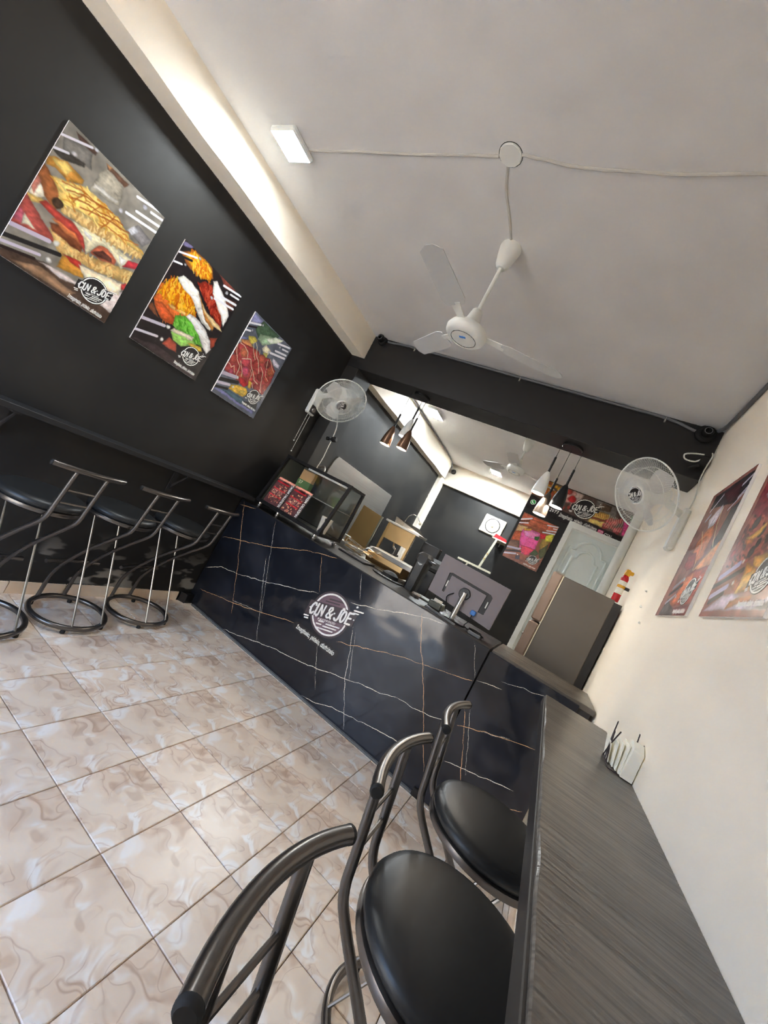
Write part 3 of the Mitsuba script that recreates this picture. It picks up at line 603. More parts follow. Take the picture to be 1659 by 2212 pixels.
'DK':[('p',(196,96,66),[28,20,1024,2,1032,226,-16,360]),('p',(180,90,60),[186,105,735,63,762,236,271,285]),('p',(200,160,110),[-4,386,273,347,226,560,12,600]),('p',(190,80,40),[12,600,202,507,253,796,14,915]),('p',(120,80,60),[-22,901,228,808,327,1073,-6,1240]),('p',(150,120,50),[762,420,966,261,968,503,945,758,891,877,764,727]),
('p',(210,200,60),[774,384,976,224,1034,471,842,535]),('p',(80,84,50),[810,826,968,564,1014,905,925,1073]),('p',(236,80,150),[168,556,178,457,402,380,659,380,695,578,719,873,699,1006,596,1091,432,1111,315,1016]),('p',(240,130,180),[190,513,414,404,659,410,592,598,311,612]),('p',(226,60,90),[325,887,709,848,699,1006,549,1113,362,1055]),
('p',(230,170,60),[184,438,390,354,392,416,226,497]),('p',(60,110,50),[556,523,671,467,671,588,580,604]),('p',(215,40,50),[634,360,806,337,820,485,695,515]),('p',(70,90,50),[630,1042,709,848,857,925,768,1032]),('p',(150,80,55),[8,1392,400,1285,905,1267,1004,1123,1000,1382,483,1396]),('p',(70,60,80),[317,1234,422,1180,469,1279,364,1333]),
('s',(226,222,230),29,[8,222,265,85]),('s',(50,40,40),22,[8,285,222,184]),('s',(226,222,230),26,[14,329,224,246]),('s',(236,234,238),24,[719,87,1030,14]),('s',(236,234,238),21,[897,109,1034,81]),('s',(236,234,238),24,[762,236,1036,149]),('s',(236,234,238),24,[687,319,1020,232]),('s',(196,186,205),38,[-2,1097,321,1028]),
('e',(240,236,230),[339,1004],26),('s',(60,36,36),34,[12,1216,386,1073]),('s',(205,196,212),34,[6,1297,295,1188]),('e',(242,236,230),[352,1184],23),],
}
def poster(label, art, bg, o, xd, w, h, seed, lc=(.775, 1.15), thick=.012, group=None, nx=190):
    xd = np.array(xd, float); nd = np.cross(xd, EZ); o = np.array(o, float)
    k = thing('poster', label, 'poster', group)
    u = w
    a, b = o, o + xd * w - EZ * h
    back = -nd * 0.0
    pts = [o + xd * s - EZ * t + nd * q for s in (0, w) for t in (0, h) for q in (.001, thick - .0006)]
    part(k, 'board', hexa(pts), 'm_board_edge')
    C = paint(art, bg, nx, int(nx * h / w), 1.0, h / w, seed)
    m, col = print_mesh(C, o + nd * thick, xd, EZ, w, h)
    pk = part(k, 'print', m, 'm_print', color=col)
    if lc:
        c = o + xd * lc[0] * u - EZ * lc[1] * u + nd * thick
        part(pk, 'logo_disc', place_flat(DARK, .0008, c, xd, EZ, .132 * u), 'm_ink_dark')
        part(pk, 'logo_lettering', place_flat(WHITE, .0014, c, xd, EZ, .132 * u), 'm_ink_white', label='white CIN & JOE lettering')
        c = o + xd * .775 * u - EZ * 1.337 * u + nd * thick
        part(pk, 'slogan', place_flat(affinity.scale(SLOGAN, 8.6 / (sx1 - sx0), .95, origin=(0, 0)), .0010, c, xd, EZ, .040 * u), 'm_ink_white')
    return k
PW, PH = .496, .694
NY = [0, 1, 0]
poster('poster of a grilled ham and cheese sandwich on the black left wall', ART['P1'], (132, 126, 116), (XL, -.439, 2.425), NY, .512, .705, 11, nx=230)
poster('poster of white flatbread tacos with shredded orange filling on the black left wall', ART['P2'], (34, 28, 30), (XL, .222, 2.425), NY, PW, PH, 23, nx=220)
poster('poster of red sausage pieces with white sauce over fries on the black left wall', ART['P3'], (100, 105, 118), (XL, .875, 2.425), NY, .47, PH, 31, nx=220)
SY = [0, -1, 0]
poster('poster of toasted triangle sandwiches on the white right wall beside the fan', ART['RA'], (140, 92, 84), (XR, 1.407, 2.406), SY, .516, .712, 43)
poster('poster of loaded fries with minced meat on the white right wall', ART['RB'], (150, 96, 84), (XR, .712, 2.404), SY, .50, .712, 57)
poster('poster of a pink smoothie in a glass on the black washroom wall', ART['DK'], (150, 84, 60), (.015, BY, 2.552), EX, PW, PH, 61, nx=150)
# banner over the washroom door
bn = thing('banner', 'long CIN & JOE banner with food pictures above the white door', 'banner')
BW, BH = 1.372, .47
xx = lambda x, z: (round((x + .014) / BH * 1000), round((3.10 - z) / BH * 1000))
rb = np.random.default_rng(5)
BA = []
def bp(c, *pts): BA.append(('p', c, [q for p in pts for q in xx(*p)]))
def be(c, x, z, r): BA.append(('e', c, list(xx(x, z)), round(r / BH * 1000)))
bp((190, 90, 40), (-.02, 3.1), (.20, 3.1), (.16, 2.86), (-.02, 2.84))
for q in range(26): be([(226, 170, 40), (196, 90, 30), (150, 60, 30), (214, 120, 40)][q % 4], rb.uniform(.0, .36), rb.uniform(2.86, 3.09), rb.uniform(.02, .045))
bp((190, 170, 160), (.34, 3.1), (.62, 3.1), (.60, 2.95), (.40, 2.9))
for q in range(14): be([(186, 60, 50), (200, 150, 140), (160, 50, 45)][q % 3], rb.uniform(.36, .56), rb.uniform(2.82, 3.08), rb.uniform(.018, .04))
be((190, 30, 36), .50, 2.98, .05)
bp((112, 106, 100), (.78, 3.1), (1.06, 3.1), (1.08, 2.92), (.82, 2.94)); bp((90, 66, 52), (.86, 3.08), (.98, 3.08), (.99, 3.0), (.88, 2.98))
bp((226, 190, 90), (.80, 2.95), (1.0, 2.97), (1.02, 2.88), (.80, 2.84)); bp((150, 66, 40), (.80, 2.86), (1.0, 2.88), (.98, 2.84), (.82, 2.82)); bp((228, 200, 110), (.80, 2.83), (1.0, 2.85), (.98, 2.77), (.80, 2.77))
for q in range(8): BA.append(('s', (150, 84, 30), 12, [*xx(.82 + q * .024, 2.955), *xx(.84 + q * .024, 2.89)]))
for q in range(30): be([(190, 46, 60), (170, 50, 50), (206, 90, 100)][q % 3], rb.uniform(1.0, 1.20), rb.uniform(2.76, 2.98), rb.uniform(.018, .034))
for q in range(9): BA.append(('s', (240, 220, 190), 10, [*xx(1.0 + q * .024, 2.97 - .01 * (q % 3)), *xx(1.01 + q * .024, 2.90), *xx(1.0 + q * .024, 2.80)]))
bp((226, 70, 140), (1.18, 2.96), (1.36, 2.98), (1.34, 2.78), (1.22, 2.77)); bp((60, 110, 50), (1.22, 3.06), (1.30, 3.08), (1.30, 2.99), (1.24, 2.98))
bp((34, 30, 32), (-.02, 2.835), (.30, 2.78), (1.36, 2.755), (1.36, 2.6), (-.02, 2.6))
C = paint(BA, (96, 74, 66), 330, 112, BW / BH, 1.0, 77, soft=.02)
part(bn, 'sheet', box(-.014, -.014 + BW, BY - .004, BY - .0005, 3.10 - BH, 3.10), 'm_ink_dark')
m, col = print_mesh(C, (-.014, BY - .0045, 3.10), EX, EZ, BW, BH)
bp_ = part(bn, 'print', m, 'm_print', color=col)
bo = lambda x, z: np.array([x, BY - .0046, z])
part(bp_, 'logo_disc', place_flat(DARK, .001, bo(.697, 2.915), EX, EZ, .140), 'm_ink_dark')
part(bp_, 'logo_lettering', place_flat(WHITE, .002, bo(.697, 2.915), EX, EZ, .140), 'm_ink_white', label='white CIN & JOE lettering')
part(bp_, 'slogan', place_flat(affinity.scale(SLOGAN, 9.6 / (sx1 - sx0), 1.0, origin=(0, 0)), .001, bo(.69, 2.716), EX, EZ, .052), 'm_ink_white', label='white slogan lettering')
part(bp_, 'phone_number', place_flat(text_geom('0-2977', 1.0, .8), .001, bo(.33, 2.730), EX, EZ, .045), 'm_ink_white')
part(bp_, 'chat_icon', place_flat(Point(0, 0).buffer(1).union(Polygon([(-.95, -.95), (-.9, -.2), (-.2, -.9)])), .001, bo(.058, 2.735), EX, EZ, .034), 'm_whatsapp', label='green chat icon')
part(bp_, 'chat_icon_handset', place_flat(LineString([(-.4, .45), (-.35, .05), (0, -.35), (.45, -.42)]).buffer(.17).union(Point(0, 0).buffer(1.12).difference(Point(0, 0).buffer(.96))), .0016, bo(.058, 2.735), EX, EZ, .034), 'm_ink_white')
part(bp_, 'camera_icon', place_flat(Polygon([(-.7, -.7), (.7, -.7), (.7, .7), (-.7, .7)]).buffer(.3), .001, bo(.992, 2.70), EX, EZ, .036), 'm_pink', label='pink camera icon')
sq = Polygon([(-.4, -.4), (.4, -.4), (.4, .4), (-.4, .4)]).buffer(.25)
part(bp_, 'camera_icon_outline', place_flat(sq.buffer(.06).difference(sq.buffer(-.07)).union(Point(0, 0).buffer(.33).difference(Point(0, 0).buffer(.2))).union(Point(.4, .4).buffer(.08)), .0016, bo(.992, 2.70), EX, EZ, .036), 'm_ink_white')
part(bp_, 'account_name', place_flat(text_geom('CIN', 1.0, .85), .001, bo(1.085, 2.698), EX, EZ, .042), 'm_ink_white')

# ---------------------------------------------------------------- wooden bars
b = thing('bar_counter', 'dark streaky wooden bar along the white right wall', 'bar counter')
def wavy_slab(x0, x1, y0, y1, z0, z1, seed):
    ys = np.linspace(y0, y1, 90); wv = (meshkit.fbm(np.stack([ys * 7, ys * 0 + seed, ys * 0], 1), 3) - .5) * .006
    v, f = [], []
    for y, a in zip(ys, wv): v += [(x0 + a, y, z0), (x0 + a * .6 + .001, y, z1 - .003), (x0 + a + .004, y, z1), (x1, y, z1), (x1, y, z0)]
    for i in range(89):
        for k in range(5):
            l = (k + 1) % 5
            f += [[5 * i + k, 5 * i + l, 5 * i + 5 + l], [5 * i + k, 5 * i + 5 + l, 5 * i + 5 + k]]
    for e, s in ((0, 1), (89 * 5, -1)): f += [[e, e + k + (s < 0), e + k + (s > 0)] for k in (1, 2, 3)]
    m = trimesh.Trimesh(np.array(v), np.array(f), process=False); m.fix_normals(); return m
part(b, 'top', wavy_slab(1.056, XR - .001, YF + .02, 1.283, 1.040, 1.060, 2.0), 'm_bar')
part(b, 'front_edge', box(1.050, 1.064, YF + .02, 1.282, 1.008, 1.052, .002), 'm_bar_edge', label='smooth black front edge strip')
part(b, 'batten', box(XR - .03, XR - .001, YF + .03, 1.27, .99, 1.04), 'm_bar_edge')
for y in (1.15, .0, -1.1):
    part(b, 'bracket', cat_([box(XR - .025, XR - .001, y - .012, y + .012, .74, 1.0), box(1.09, XR - .005, y - .012, y + .012, 1.008, 1.03), tube([(1.12, y, 1.01), (XR - .014, y, .77)], .010, 8)]), 'm_grey_dark')
b = thing('wall_ledge', 'narrow black wooden ledge along the black left wall above the stools', 'ledge')
part(b, 'top', box(XL + .001, -1.672, YF + .02, 1.672, 1.086, 1.118, .002), 'm_black_beam')
for y in (.96, -.12):
    part(b, 'bracket', cat_([box(XL + .001, XL + .012, y - .022, y + .022, .90, 1.086), box(XL + .012, -1.69, y - .02, y + .02, 1.074, 1.086), hexa([(XL + .012, y + s, z) for s in (-.004, .004) for z in (.93, .965)] + [(-1.71, y + s, z) for s in (-.004, .004) for z in (1.062, 1.076)])]), 'm_grey_dark')

# ---------------------------------------------------------------- bar stools (local frame: x = towards the back rest, z up)
PROF = [(-.196, .030), (-.192, .12), (-.186, .195), (-.158, .265), (-.10, .355), (-.015, .462), (.09, .572), (.19, .672), (.222, .722), (.236, .80), (.264, .975)]
ST = []
def stool_part(name, mesh, mat, smooth=40): ST.append((name, mikit.ply(mesh, mat, smooth=smooth)))
stool_part('base_ring', align(ring(.207, .0155, 64, 12), (0, 0, .034), (0, 0, 1)), 'm_tube')
for a in (35, 145, 215, 325):
    x, y = .207 * math.cos(math.radians(a)), .207 * math.sin(math.radians(a))
    stool_part('foot', align(lathe([(0, 0), (.012, 0), (.014, .005), (.012, .022), (0, .022)], 14), (x, y, 0), (0, 0, 1)), 'm_rubber')
for s in (-1, 1):
    c = curve([(u, s * (.080 if z < .66 else .078), z) for u, z in PROF], 6)
    stool_part('frame_tube', tube(c, .0120, 12), 'm_tube')
for s in (-1, 1):
    stool_part('support_rod', tube([(.186, s * .092, .044), (-.115, s * .088, .712)], .0058, 8), 'm_rod')
def back_bar(half):
    Rb = (half ** 2 + .034 ** 2) / .068; a = np.arcsin(np.linspace(-half, half, 25) / Rb)
    c = np.stack([.272 - Rb * (1 - np.cos(a)), Rb * np.sin(a), np.full(25, .985)], 1)
    cap = lambda e, q: align(lathe([(0, 0), (.0143, 0), (.0143, .005), (.011, .009), (0, .010)], 16), c[e] - (c[q] - c[e]) * -.2, c[e] - c[q])
    return mikit.ply(tube(c, .0140, 14), 'm_tube', smooth=40), mikit.ply(cap(0, 1), 'm_rubber', smooth=40), mikit.ply(cap(-1, -2), 'm_rubber', smooth=40)
BB = back_bar(.186)
ST += [('backrest_bar', BB[0]), ('end_cap', BB[1]), ('end_cap', BB[2])]
a = np.radians(np.linspace(-35, 35, 25))
for z, u in ((.80, .236), (.872, .248)):
    stool_part('cross_rod', tube([(u, -.078, z), (u, .078, z)], .0055, 8), 'm_tube')
c = np.stack([-.165 - .02 * np.cos(a * 3), np.linspace(-.17, .17, 25), np.full(25, .300)], 1)
stool_part('footrest', tube(c, .0125, 12), 'm_tube')
stool_part('seat_rim', align(lathe([(.10, 0), (.190, 0), (.202, .006), (.205, .016), (.202, .026), (.190, .030), (.10, .030)], 56), (-.005, 0, .700), (0, 0, 1)), 'm_tube')
stool_part('seat', align(lathe([(0, .0), (.192, .0), (.201, .010), (.202, .020), (.194, .034), (.173, .043), (.12, .049), (.06, .051), (0, .052)], 56), (-.005, 0, .728), (0, 0, 1)), 'm_vinyl')
def stool(label, x, y, deg, group, bar=None):
    k = thing('bar_stool', label, 'bar stool', group)
    tw_ = T().translate([x, y, 0]).rotate([0, 0, 1], deg)
    cnt = {}
    for n, d in ST:
        i = cnt.get(n, 0); cnt[n] = i + 1
        key = f'{k}__{n}' + (f'_{i:03d}' if i else '')
        if bar and n in ('backrest_bar', 'end_cap'): d = bar[0] if n == 'backrest_bar' else bar[1 + i]
        scene[key] = {**d, 'to_world': tw_}
        if n == 'seat': labels[key] = {'label': 'black padded seat'}
GL, GR = 'stools under the left wall ledge', 'stools at the right bar'
stool('black stool under the left ledge, nearest to the marble counter', -1.575, 1.03, 10, GL)
stool('middle one of the black stools under the left wall ledge', -1.545, .54, 7, GL)
stool('black stool under the left wall ledge, farthest from the marble counter', -1.50, .072, 4.5, GL)
stool('black stool at the right bar, nearest to the marble counter', 1.03, .355, 180, GR)
stool('black stool at the right bar, between the other two', 1.012, -.150, 180, GR)
stool('closest black stool in the foreground, only its curved back rest in view', 1.028, -.638, 180, GR, back_bar(.158))

# ---------------------------------------------------------------- wall fans (local z = the way they blow)
def wall_fan(label, o, zd, up, bracket, arm_to, sticker_turn, cords, panel=None):
    k = thing('wall_fan', label, 'wall fan', 'white wall fans beside the ceiling beam')
    zd = np.array(zd, float) / np.linalg.norm(zd)
    xd = np.cross(np.array(up, float), zd); xd /= np.linalg.norm(xd)
    A = lambda m: align(m, o, zd, xd)
    R = .228
    part(k, 'guard_rim', A(ring(R, .0048, 72, 8)), 'm_plastic_w', smooth=40)
    def dome(r, s): return s * (.062 * (1 - (r / R) ** 2.6))
    fr = []
    for i in range(110):
        a = 2 * np.pi * i / 110
        rr = np.linspace(.052, R, 7)
        fr.append(tube(np.stack([rr * np.cos(a + .5 * (1 - rr / R)), rr * np.sin(a + .5 * (1 - rr / R)), dome(rr, 1)], 1), .00105, 4, caps=False))
    for r in (.10, .165): fr.append(align(ring(r, .0021, 60, 5), (0, 0, dome(r, 1)), (0, 0, 1)))
    part(k, 'front_guard', A(cat_(fr)), 'm_plastic_w')
    bk = []
    for i in range(80):
        a = 2 * np.pi * i / 80
        rr = np.linspace(.06, R, 6)
        bk.append(tube(np.stack([rr * np.cos(a), rr * np.sin(a), dome(rr, -1.2)], 1), .0011, 4, caps=False))
    for r in (.10, .17): bk.append(align(ring(r, .0019, 60, 5), (0, 0, dome(r, -1.2)), (0, 0, 1)))
    part(k, 'rear_guard', A(cat_(bk)), 'm_plastic_w')
    hc = part(k, 'hub_cap', A(lathe([(0, .069), (.050, .068), (.056, .064), (.057, .055), (.0, .054)], 36)), 'm_plastic_w', smooth=40)
    c, s = math.cos(math.radians(sticker_turn)), math.sin(math.radians(sticker_turn))
    yd = np.cross(zd, xd)
    sx, sy = xd * c + yd * s, -xd * s + yd * c
    part(hc, 'sticker', place_flat(DISC, .0008, np.array(o) + zd * .0692, sx, sy, .049), 'm_ink_dark', label='dark round CIN & JOE sticker')
    part(hc, 'sticker_lettering', place_flat(WHITE.intersection(Point(0, 0).buffer(.97)), .0014, np.array(o) + zd * .0692, sx, sy, .049), 'm_ink_white')
    for i in range(3):
        a0 = 2 * np.pi * i / 3 + .5
        v, f = [], []
        for p in np.linspace(0, 1, 9):
            r = .04 + .155 * p; wdt = .34 + .62 * np.sin(np.pi * min(1, .15 + p * .75))
            for q in np.linspace(-.5, .5, 7):
                ang = a0 + wdt * q * (1.15 - .35 * p) + .25 * p
                v.append((r * math.cos(ang), r * math.sin(ang), -.012 + .052 * q))
        for i2 in range(8):
            for j2 in range(6):
                a1 = i2 * 7 + j2
                f += [[a1, a1 + 7, a1 + 8], [a1, a1 + 8, a1 + 1]]
        part(k, 'blade', A(trimesh.Trimesh(np.array(v), np.array(f), process=False)), 'm_blade', smooth=True)
    part(k, 'motor_housing', A(lathe([(0, -.05), (.05, -.05), (.064, -.07), (.066, -.14), (.05, -.165), (0, -.17)], 32)), 'm_plastic_w', smooth=40)
    part(k, 'arm', tube(curve([np.array(o) - zd * .12, (np.array(o) - zd * .16 + np.array(arm_to)) / 2 + np.array([0, 0, -.02]), arm_to], 8), .024, 12), 'm_plastic_w', smooth=40)
    part(k, 'wall_bracket', bracket, 'm_plastic_w')
    if panel: part(part(k, 'control_panel', panel[0], 'm_grey_dark'), 'dial', panel[1], 'm_chrome', smooth=40)
    for (x, y, z0, z1) in cords:
        pc = part(k, 'pull_cord', tube([(x, y, z0), (x + .002, y + .002, z1)], .0016, 6), 'm_cable_w')
        part(pc, 'bead', align(lathe([(0, -.008), (.006, -.004), (.006, .004), (0, .008)], 12), (x + .002, y + .002, z1), (0, 0, 1)), 'm_plastic_w', smooth=True)
    return k
wall_fan('white wall fan on the black left wall with two long pull cords', (-1.391, 1.73, 2.251), (2.419, -1, -2.121), (0, 0, 1),
         box(XL + .001, -1.782, 1.848, 1.965, 2.070, 2.325, .012), (-1.80, 1.905, 2.27), -76,
         [(-1.80, 1.885, 2.08, 1.77), (-1.80, 1.925, 2.08, 1.67)],
         (box(-1.785, -1.779, 1.862, 1.952, 2.085, 2.165, .002), align(lathe([(0, .012), (.02, .012), (.024, 0), (0, 0)], 20), (-1.780, 1.907, 2.122), (1, 0, 0))))
wall_fan('white wall fan on the white right wall in front of the ceiling beam', (1.070, 1.675, 2.373), (-1.182, -1, -.883), (0, 0, 1),
         box(1.315, XR - .001, 1.845, 1.945, 2.155, 2.445, .012), (1.335, 1.90, 2.40), -4, [])
cs = thing('fan_cord', 'white power cord hanging from the left wall fan to the kitchen', 'cord')
part(cs, 'cable', tube(curve([(-1.79, 1.93, 2.30), (-1.66, 1.92, 2.33), (-1.58, 1.98, 2.22), (-1.562, 2.07, 2.10), (-1.563, 2.10, 1.98), (-1.556, 2.10, 1.86), (-1.565, 2.12, 1.75), (-1.60, 2.15, 1.62)], 6), .0045, 8), 'm_cable_w', smooth=40)
part(cs, 'plug_holder', cat_([align(lathe([(0, -.02), (.018, -.018), (.020, .018), (0, .02)], 18), (-1.593, 2.085, 1.955), (1, 0, .2)), align(lathe([(0, -.026), (.025, -.022), (.027, .014), (.018, .026), (0, .028)], 20), (-1.525, 2.085, 1.968), (1, 0, .25)), tube([(-1.60, 2.085, 1.953), (-1.52, 2.085, 1.967)], .008, 8)]), 'm_rubber', smooth=40)

# ---------------------------------------------------------------- ceiling fans
def ceiling_fan(label, x, y, zc, zhub, turn, r=.117, blade=.56):
    k = thing('ceiling_fan', label, 'ceiling fan')
    part(k, 'canopy', align(lathe([(0, 0), (.058, 0), (.060, -.012), (.052, -.06), (.038, -.115), (.022, -.135), (0, -.135)], 32), (x, y, zc), (0, 0, 1)), 'm_plastic_w', smooth=40)
    part(k, 'down_rod', cyl((x, y, zhub + .09), (x, y, zc - .12), .0105, 14), 'm_plastic_w', smooth=40)
    part(k, 'collar', align(lathe([(.0105, .14), (.03, .135), (.042, .07), (.045, .03), (0, .03)], 28), (x, y, zhub), (0, 0, 1)), 'm_plastic_w', smooth=40)
    mh = part(k, 'motor_housing', align(lathe([(0, .045), (.07, .042), (.105, .025), (r, 0), (r * .97, -.018), (r * .82, -.034), (.074, -.038), (0, -.038)], 48), (x, y, zhub), (0, 0, 1)), 'm_plastic_w', smooth=40)
    part(mh, 'cover_ring', align(ring(.072, .0016, 48, 6), (x, y, zhub - .038), (0, 0, 1)), 'm_grey_dark')
    part(mh, 'badge', box(x - .018, x + .018, y - .026, y - .012, zhub - .0405, zhub - .037), 'm_blue')
    for i in range(3):
        a = math.radians(turn + 120 * i); c, s = math.cos(a), math.sin(a)
        q = Polygon([(.20, -.045), (.24, -.062), (blade - .03, -.055), (blade, -.02), (blade, .02), (blade - .03, .055), (.24, .062), (.20, .045)])
        m = flat(q, .004); v = m.vertices
        vv = np.stack([v[:, 0], v[:, 1], v[:, 2] + v[:, 1] * .18], 1)
        m2 = flat(Polygon([(.07, -.018), (.22, -.03), (.22, .03), (.07, .018)]), .005); v2 = m2.vertices
        mk = lambda w, ff: trimesh.Trimesh(np.stack([x + w[:, 0] * c - w[:, 1] * s, y + w[:, 0] * s + w[:, 1] * c, zhub + .012 + w[:, 2]], 1), ff, process=False)
        bk_ = part(k, 'blade', mk(vv, m.faces), 'm_blade')
        part(bk_, 'blade_iron', mk(v2, m2.faces), 'm_plastic_w')
ceiling_fan('white ceiling fan on a thin rod in front of the black beam', -.08, .742, ZC, 2.572, 143)
ceiling_fan('white ceiling fan in the kitchen, behind the black beam', -.105, 3.5, ZC, 2.73, 150, .105, .52)
ck = thing('ceiling_wiring', 'painted-over cable with a round junction plate on the white ceiling', 'wiring')
part(ck, 'junction_plate', align(lathe([(0, -.007), (.050, -.007), (.053, -.004), (.053, .004), (0, .004)], 10), (-.037, .246, ZC - .001), (0, 0, 1)), 'm_plastic_w')
part(ck, 'plate_gap', align(ring(.054, .0014, 30, 6), (-.037, .246, ZC - .0005), (0, 0, 1)), 'm_grey_dark')
for pts in ([(.016, .243), (.153, .269), (.267, .289), (.446, .295), (.631, .301), (.889, .288), (1.2, .284), (XR, .29)], [(-.092, .253), (-.236, .249), (-.524, .253), (-.86, .248), (-1.165, .247), (-1.24, .24)], [(-.055, .298), (-.074, .408), (-.072, .554), (-.077, .70)]):
    p = curve([(x, y, ZC - .003) for x, y in pts], 10)
    p[:, 1] += (meshkit.fbm(p * 14, 2, 3) - .5) * .008
    p[:, 2] += (meshkit.fbm(p * 25, 2, 9) - .5) * .004
    part(ck, 'cable', tube(p, .0065, 8), 'm_ceil_cable', smooth=40)

# ---------------------------------------------------------------- lamps
def panel_light(label, x0, x1, y0, y1, rad):
    k = thing('ceiling_light', label, 'ceiling light')
    part(k, 'frame', box(x0, x1, y0, y1, ZC - .034, ZC - .001, .010), 'm_frame_w')
    q = .010
    m = mikit.ply(trimesh.Trimesh(np.array([(x0 + q, y0 + q, ZC - .0345), (x0 + q, y1 - q, ZC - .0345), (x1 - q, y1 - q, ZC - .0345), (x1 - q, y0 + q, ZC - .0345)]), np.array([[0, 1, 2], [0, 2, 3]]), process=False), 'm_paper')
    part(k, 'diffuser', {**m, 'emitter': lamp(rad)}, None, label='glowing white diffuser')
WHITE_LED = np.array([.93, 1.0, 1.04])
panel_light('square LED ceiling light above the posters on the left', -1.425, -1.235, .108, .298, LED * WHITE_LED)
panel_light('square LED ceiling light behind the left pendant lamps', -1.49, -1.33, 3.45, 3.78, LED * 1.7 * WHITE_LED)
panel_light('small LED ceiling light deep in the kitchen', -.86, -.67, 5.22, 5.48, LED * 3.2 * WHITE_LED)
def pendant(label, cx_, items):
    k = thing('pendant_lamp', label, 'pendant lamp')
    part(k, 'canopy', align(lathe([(0, 0), (.083, 0), (.083, -.018), (.076, -.024), (0, -.024)], 40), (cx_, 2.235, 2.731), (0, 0, 1)), 'm_plastic_b', smooth=40)
    for (x, y, zb, mat, lab) in items:
        part(k, 'wire', tube([(x, y, 2.708), (x, y, zb + .33)], .0022, 6), 'm_rubber')
        part(k, 'stem', cyl((x, y, zb + .185), (x, y, zb + .335), .0095, 14), 'm_plastic_b', smooth=40)
        sk = part(k, 'shade', align(lathe([(.0515, .0), (.054, .0), (.053, .035), (.047, .085), (.036, .135), (.022, .180), (.012, .198), (.0, .198), (.0, .193), (.010, .192), (.019, .176), (.033, .132), (.044, .083), (.050, .035), (.0515, 0)], 36), (x, y, zb), (0, 0, 1)), mat, smooth=50, label=lab)
        b = mikit.ply(align(lathe([(0, .002), (.046, .004), (.047, .010), (.0, .030)], 28), (x, y, zb), (0, 0, 1)), 'm_paper')
        part(sk, 'bulb', {**b, 'emitter': lamp(BULB * np.array([1.0, .90, .76]))}, None, label='glowing warm bulb')
pendant('cluster of three pendant lamps under the left part of the black beam', -.955, [(-1.055, 2.20, 2.142, 'm_copper', 'copper shade'), (-.960, 2.29, 2.300, 'm_frame_w', 'white shade'), (-.878, 2.21, 2.166, 'm_copper', 'dark copper shade')])
pendant('cluster of three pendant lamps under the right part of the black beam', .500, [(.418, 2.22, 2.262, 'm_frame_w', 'white shade'), (.495, 2.28, 2.118, 'm_shade_grey', 'bronze grey shade'), (.588, 2.22, 2.212, 'm_plastic_b', 'black shade')])

# ---------------------------------------------------------------- conduits and sockets at the beam
ck = thing('conduit', 'grey conduit along the top of the black beam', 'conduit')
part(ck, 'pipe', tube(curve([(-1.50, 2.072, 3.085), (-1.46, 2.072, 3.080), (-1.19, 2.072, 3.096), (-.115, 2.072, 3.094), (.60, 2.072, 3.093), (1.0, 2.072, 3.092), (1.2, 2.072, 3.058)], 8), .0105, 10), 'm_conduit', smooth=40)
for x, z in ((-1.185, 3.096), (-.115, 3.094), (1.0, 3.092)):
    part(ck, 'clip', cat_([align(ring(.0125, .002, 16, 5), (x, 2.072, z), (1, 0, 0)), box(x - .005, x + .005, 2.074, 2.083, z - .03, z + .012)]), 'm_chrome')
ck = thing('conduit', 'grey conduit running along the top of the white right wall', 'conduit')
part(ck, 'pipe', tube(curve([(1.318, 2.03, 3.080), (1.338, 1.96, 3.085), (1.345, 1.75, 3.092), (1.347, 1.36, 3.086), (1.347, .6, 3.092), (1.347, -.6, 3.092)], 8), .0125, 10), 'm_conduit', smooth=40)
ck = thing('conduit', 'grey conduit along the white kitchen beam on the left', 'conduit')
part(ck, 'pipe', tube(curve([(-1.688, 2.41, 3.09), (-1.688, 3.7, 3.092), (-1.688, 5.5, 3.09), (-1.685, 5.8, 3.03), (-1.685, 5.88, 2.995)], 8), .011, 10), 'm_conduit', smooth=40)
def socket(label, o, zd, r=.062):
    k = thing('lamp_socket', label, 'lamp socket', None)
    part(k, 'base', align(lathe([(0, 0), (r, 0), (r, .022), (r * .8, .034), (0, .034)], 30), o, zd), 'm_rubber', smooth=40)
    part(k, 'holder', align(lathe([(0, .034), (.034, .034), (.036, .06), (.030, .078), (.022, .078), (.021, .05), (0, .05)], 26), o, zd), 'm_plastic_b', smooth=40)
    part(k, 'holder_ring', align(ring(.0215, .0022, 26, 6), np.array(o) + np.array(zd) * .078, zd), 'm_conduit', smooth=40)
socket('empty black lamp socket at the left end of the ceiling beam', (-1.565, 2.083, 3.078), (0, -1, 0), .05)
socket('empty black lamp socket at the right end of the ceiling beam', (1.263, 2.083, 3.055), (0, -1, 0))
socket('small black lamp socket at the far end of the kitchen conduit', (-1.665, 6.03, 2.965), (0, -1, 0), .045)
k = thing('plug_bundle', 'black plug adapter with a looped white cord at the beam end of the right wall', 'plug adapter')
part(k, 'adapter', cat_([box(1.292, 1.345, 1.985, 2.075, 2.80, 2.872, .01), tube([(1.30, 2.0, 2.80), (1.25, 2.02, 2.77)], .012, 8)]), 'm_rubber')
part(k, 'cord', cat_([tube(curve([(1.30, 1.99, 2.875), (1.24, 2.0, 2.865), (1.20, 2.02, 2.852), (1.215, 2.03, 2.825), (1.27, 2.02, 2.822), (1.30, 2.0, 2.845)], 6), .0055, 8), tube(curve([(1.335, 1.97, 2.89), (1.337, 1.93, 2.85), (1.335, 1.945, 2.79), (1.34, 2.0, 2.765), (1.345, 2.02, 2.70), (1.350, 1.97, 2.62), (1.352, 1.92, 2.52), (1.345, 1.90, 2.44)], 6), .0042, 8)]), 'm_cable_w', smooth=40)

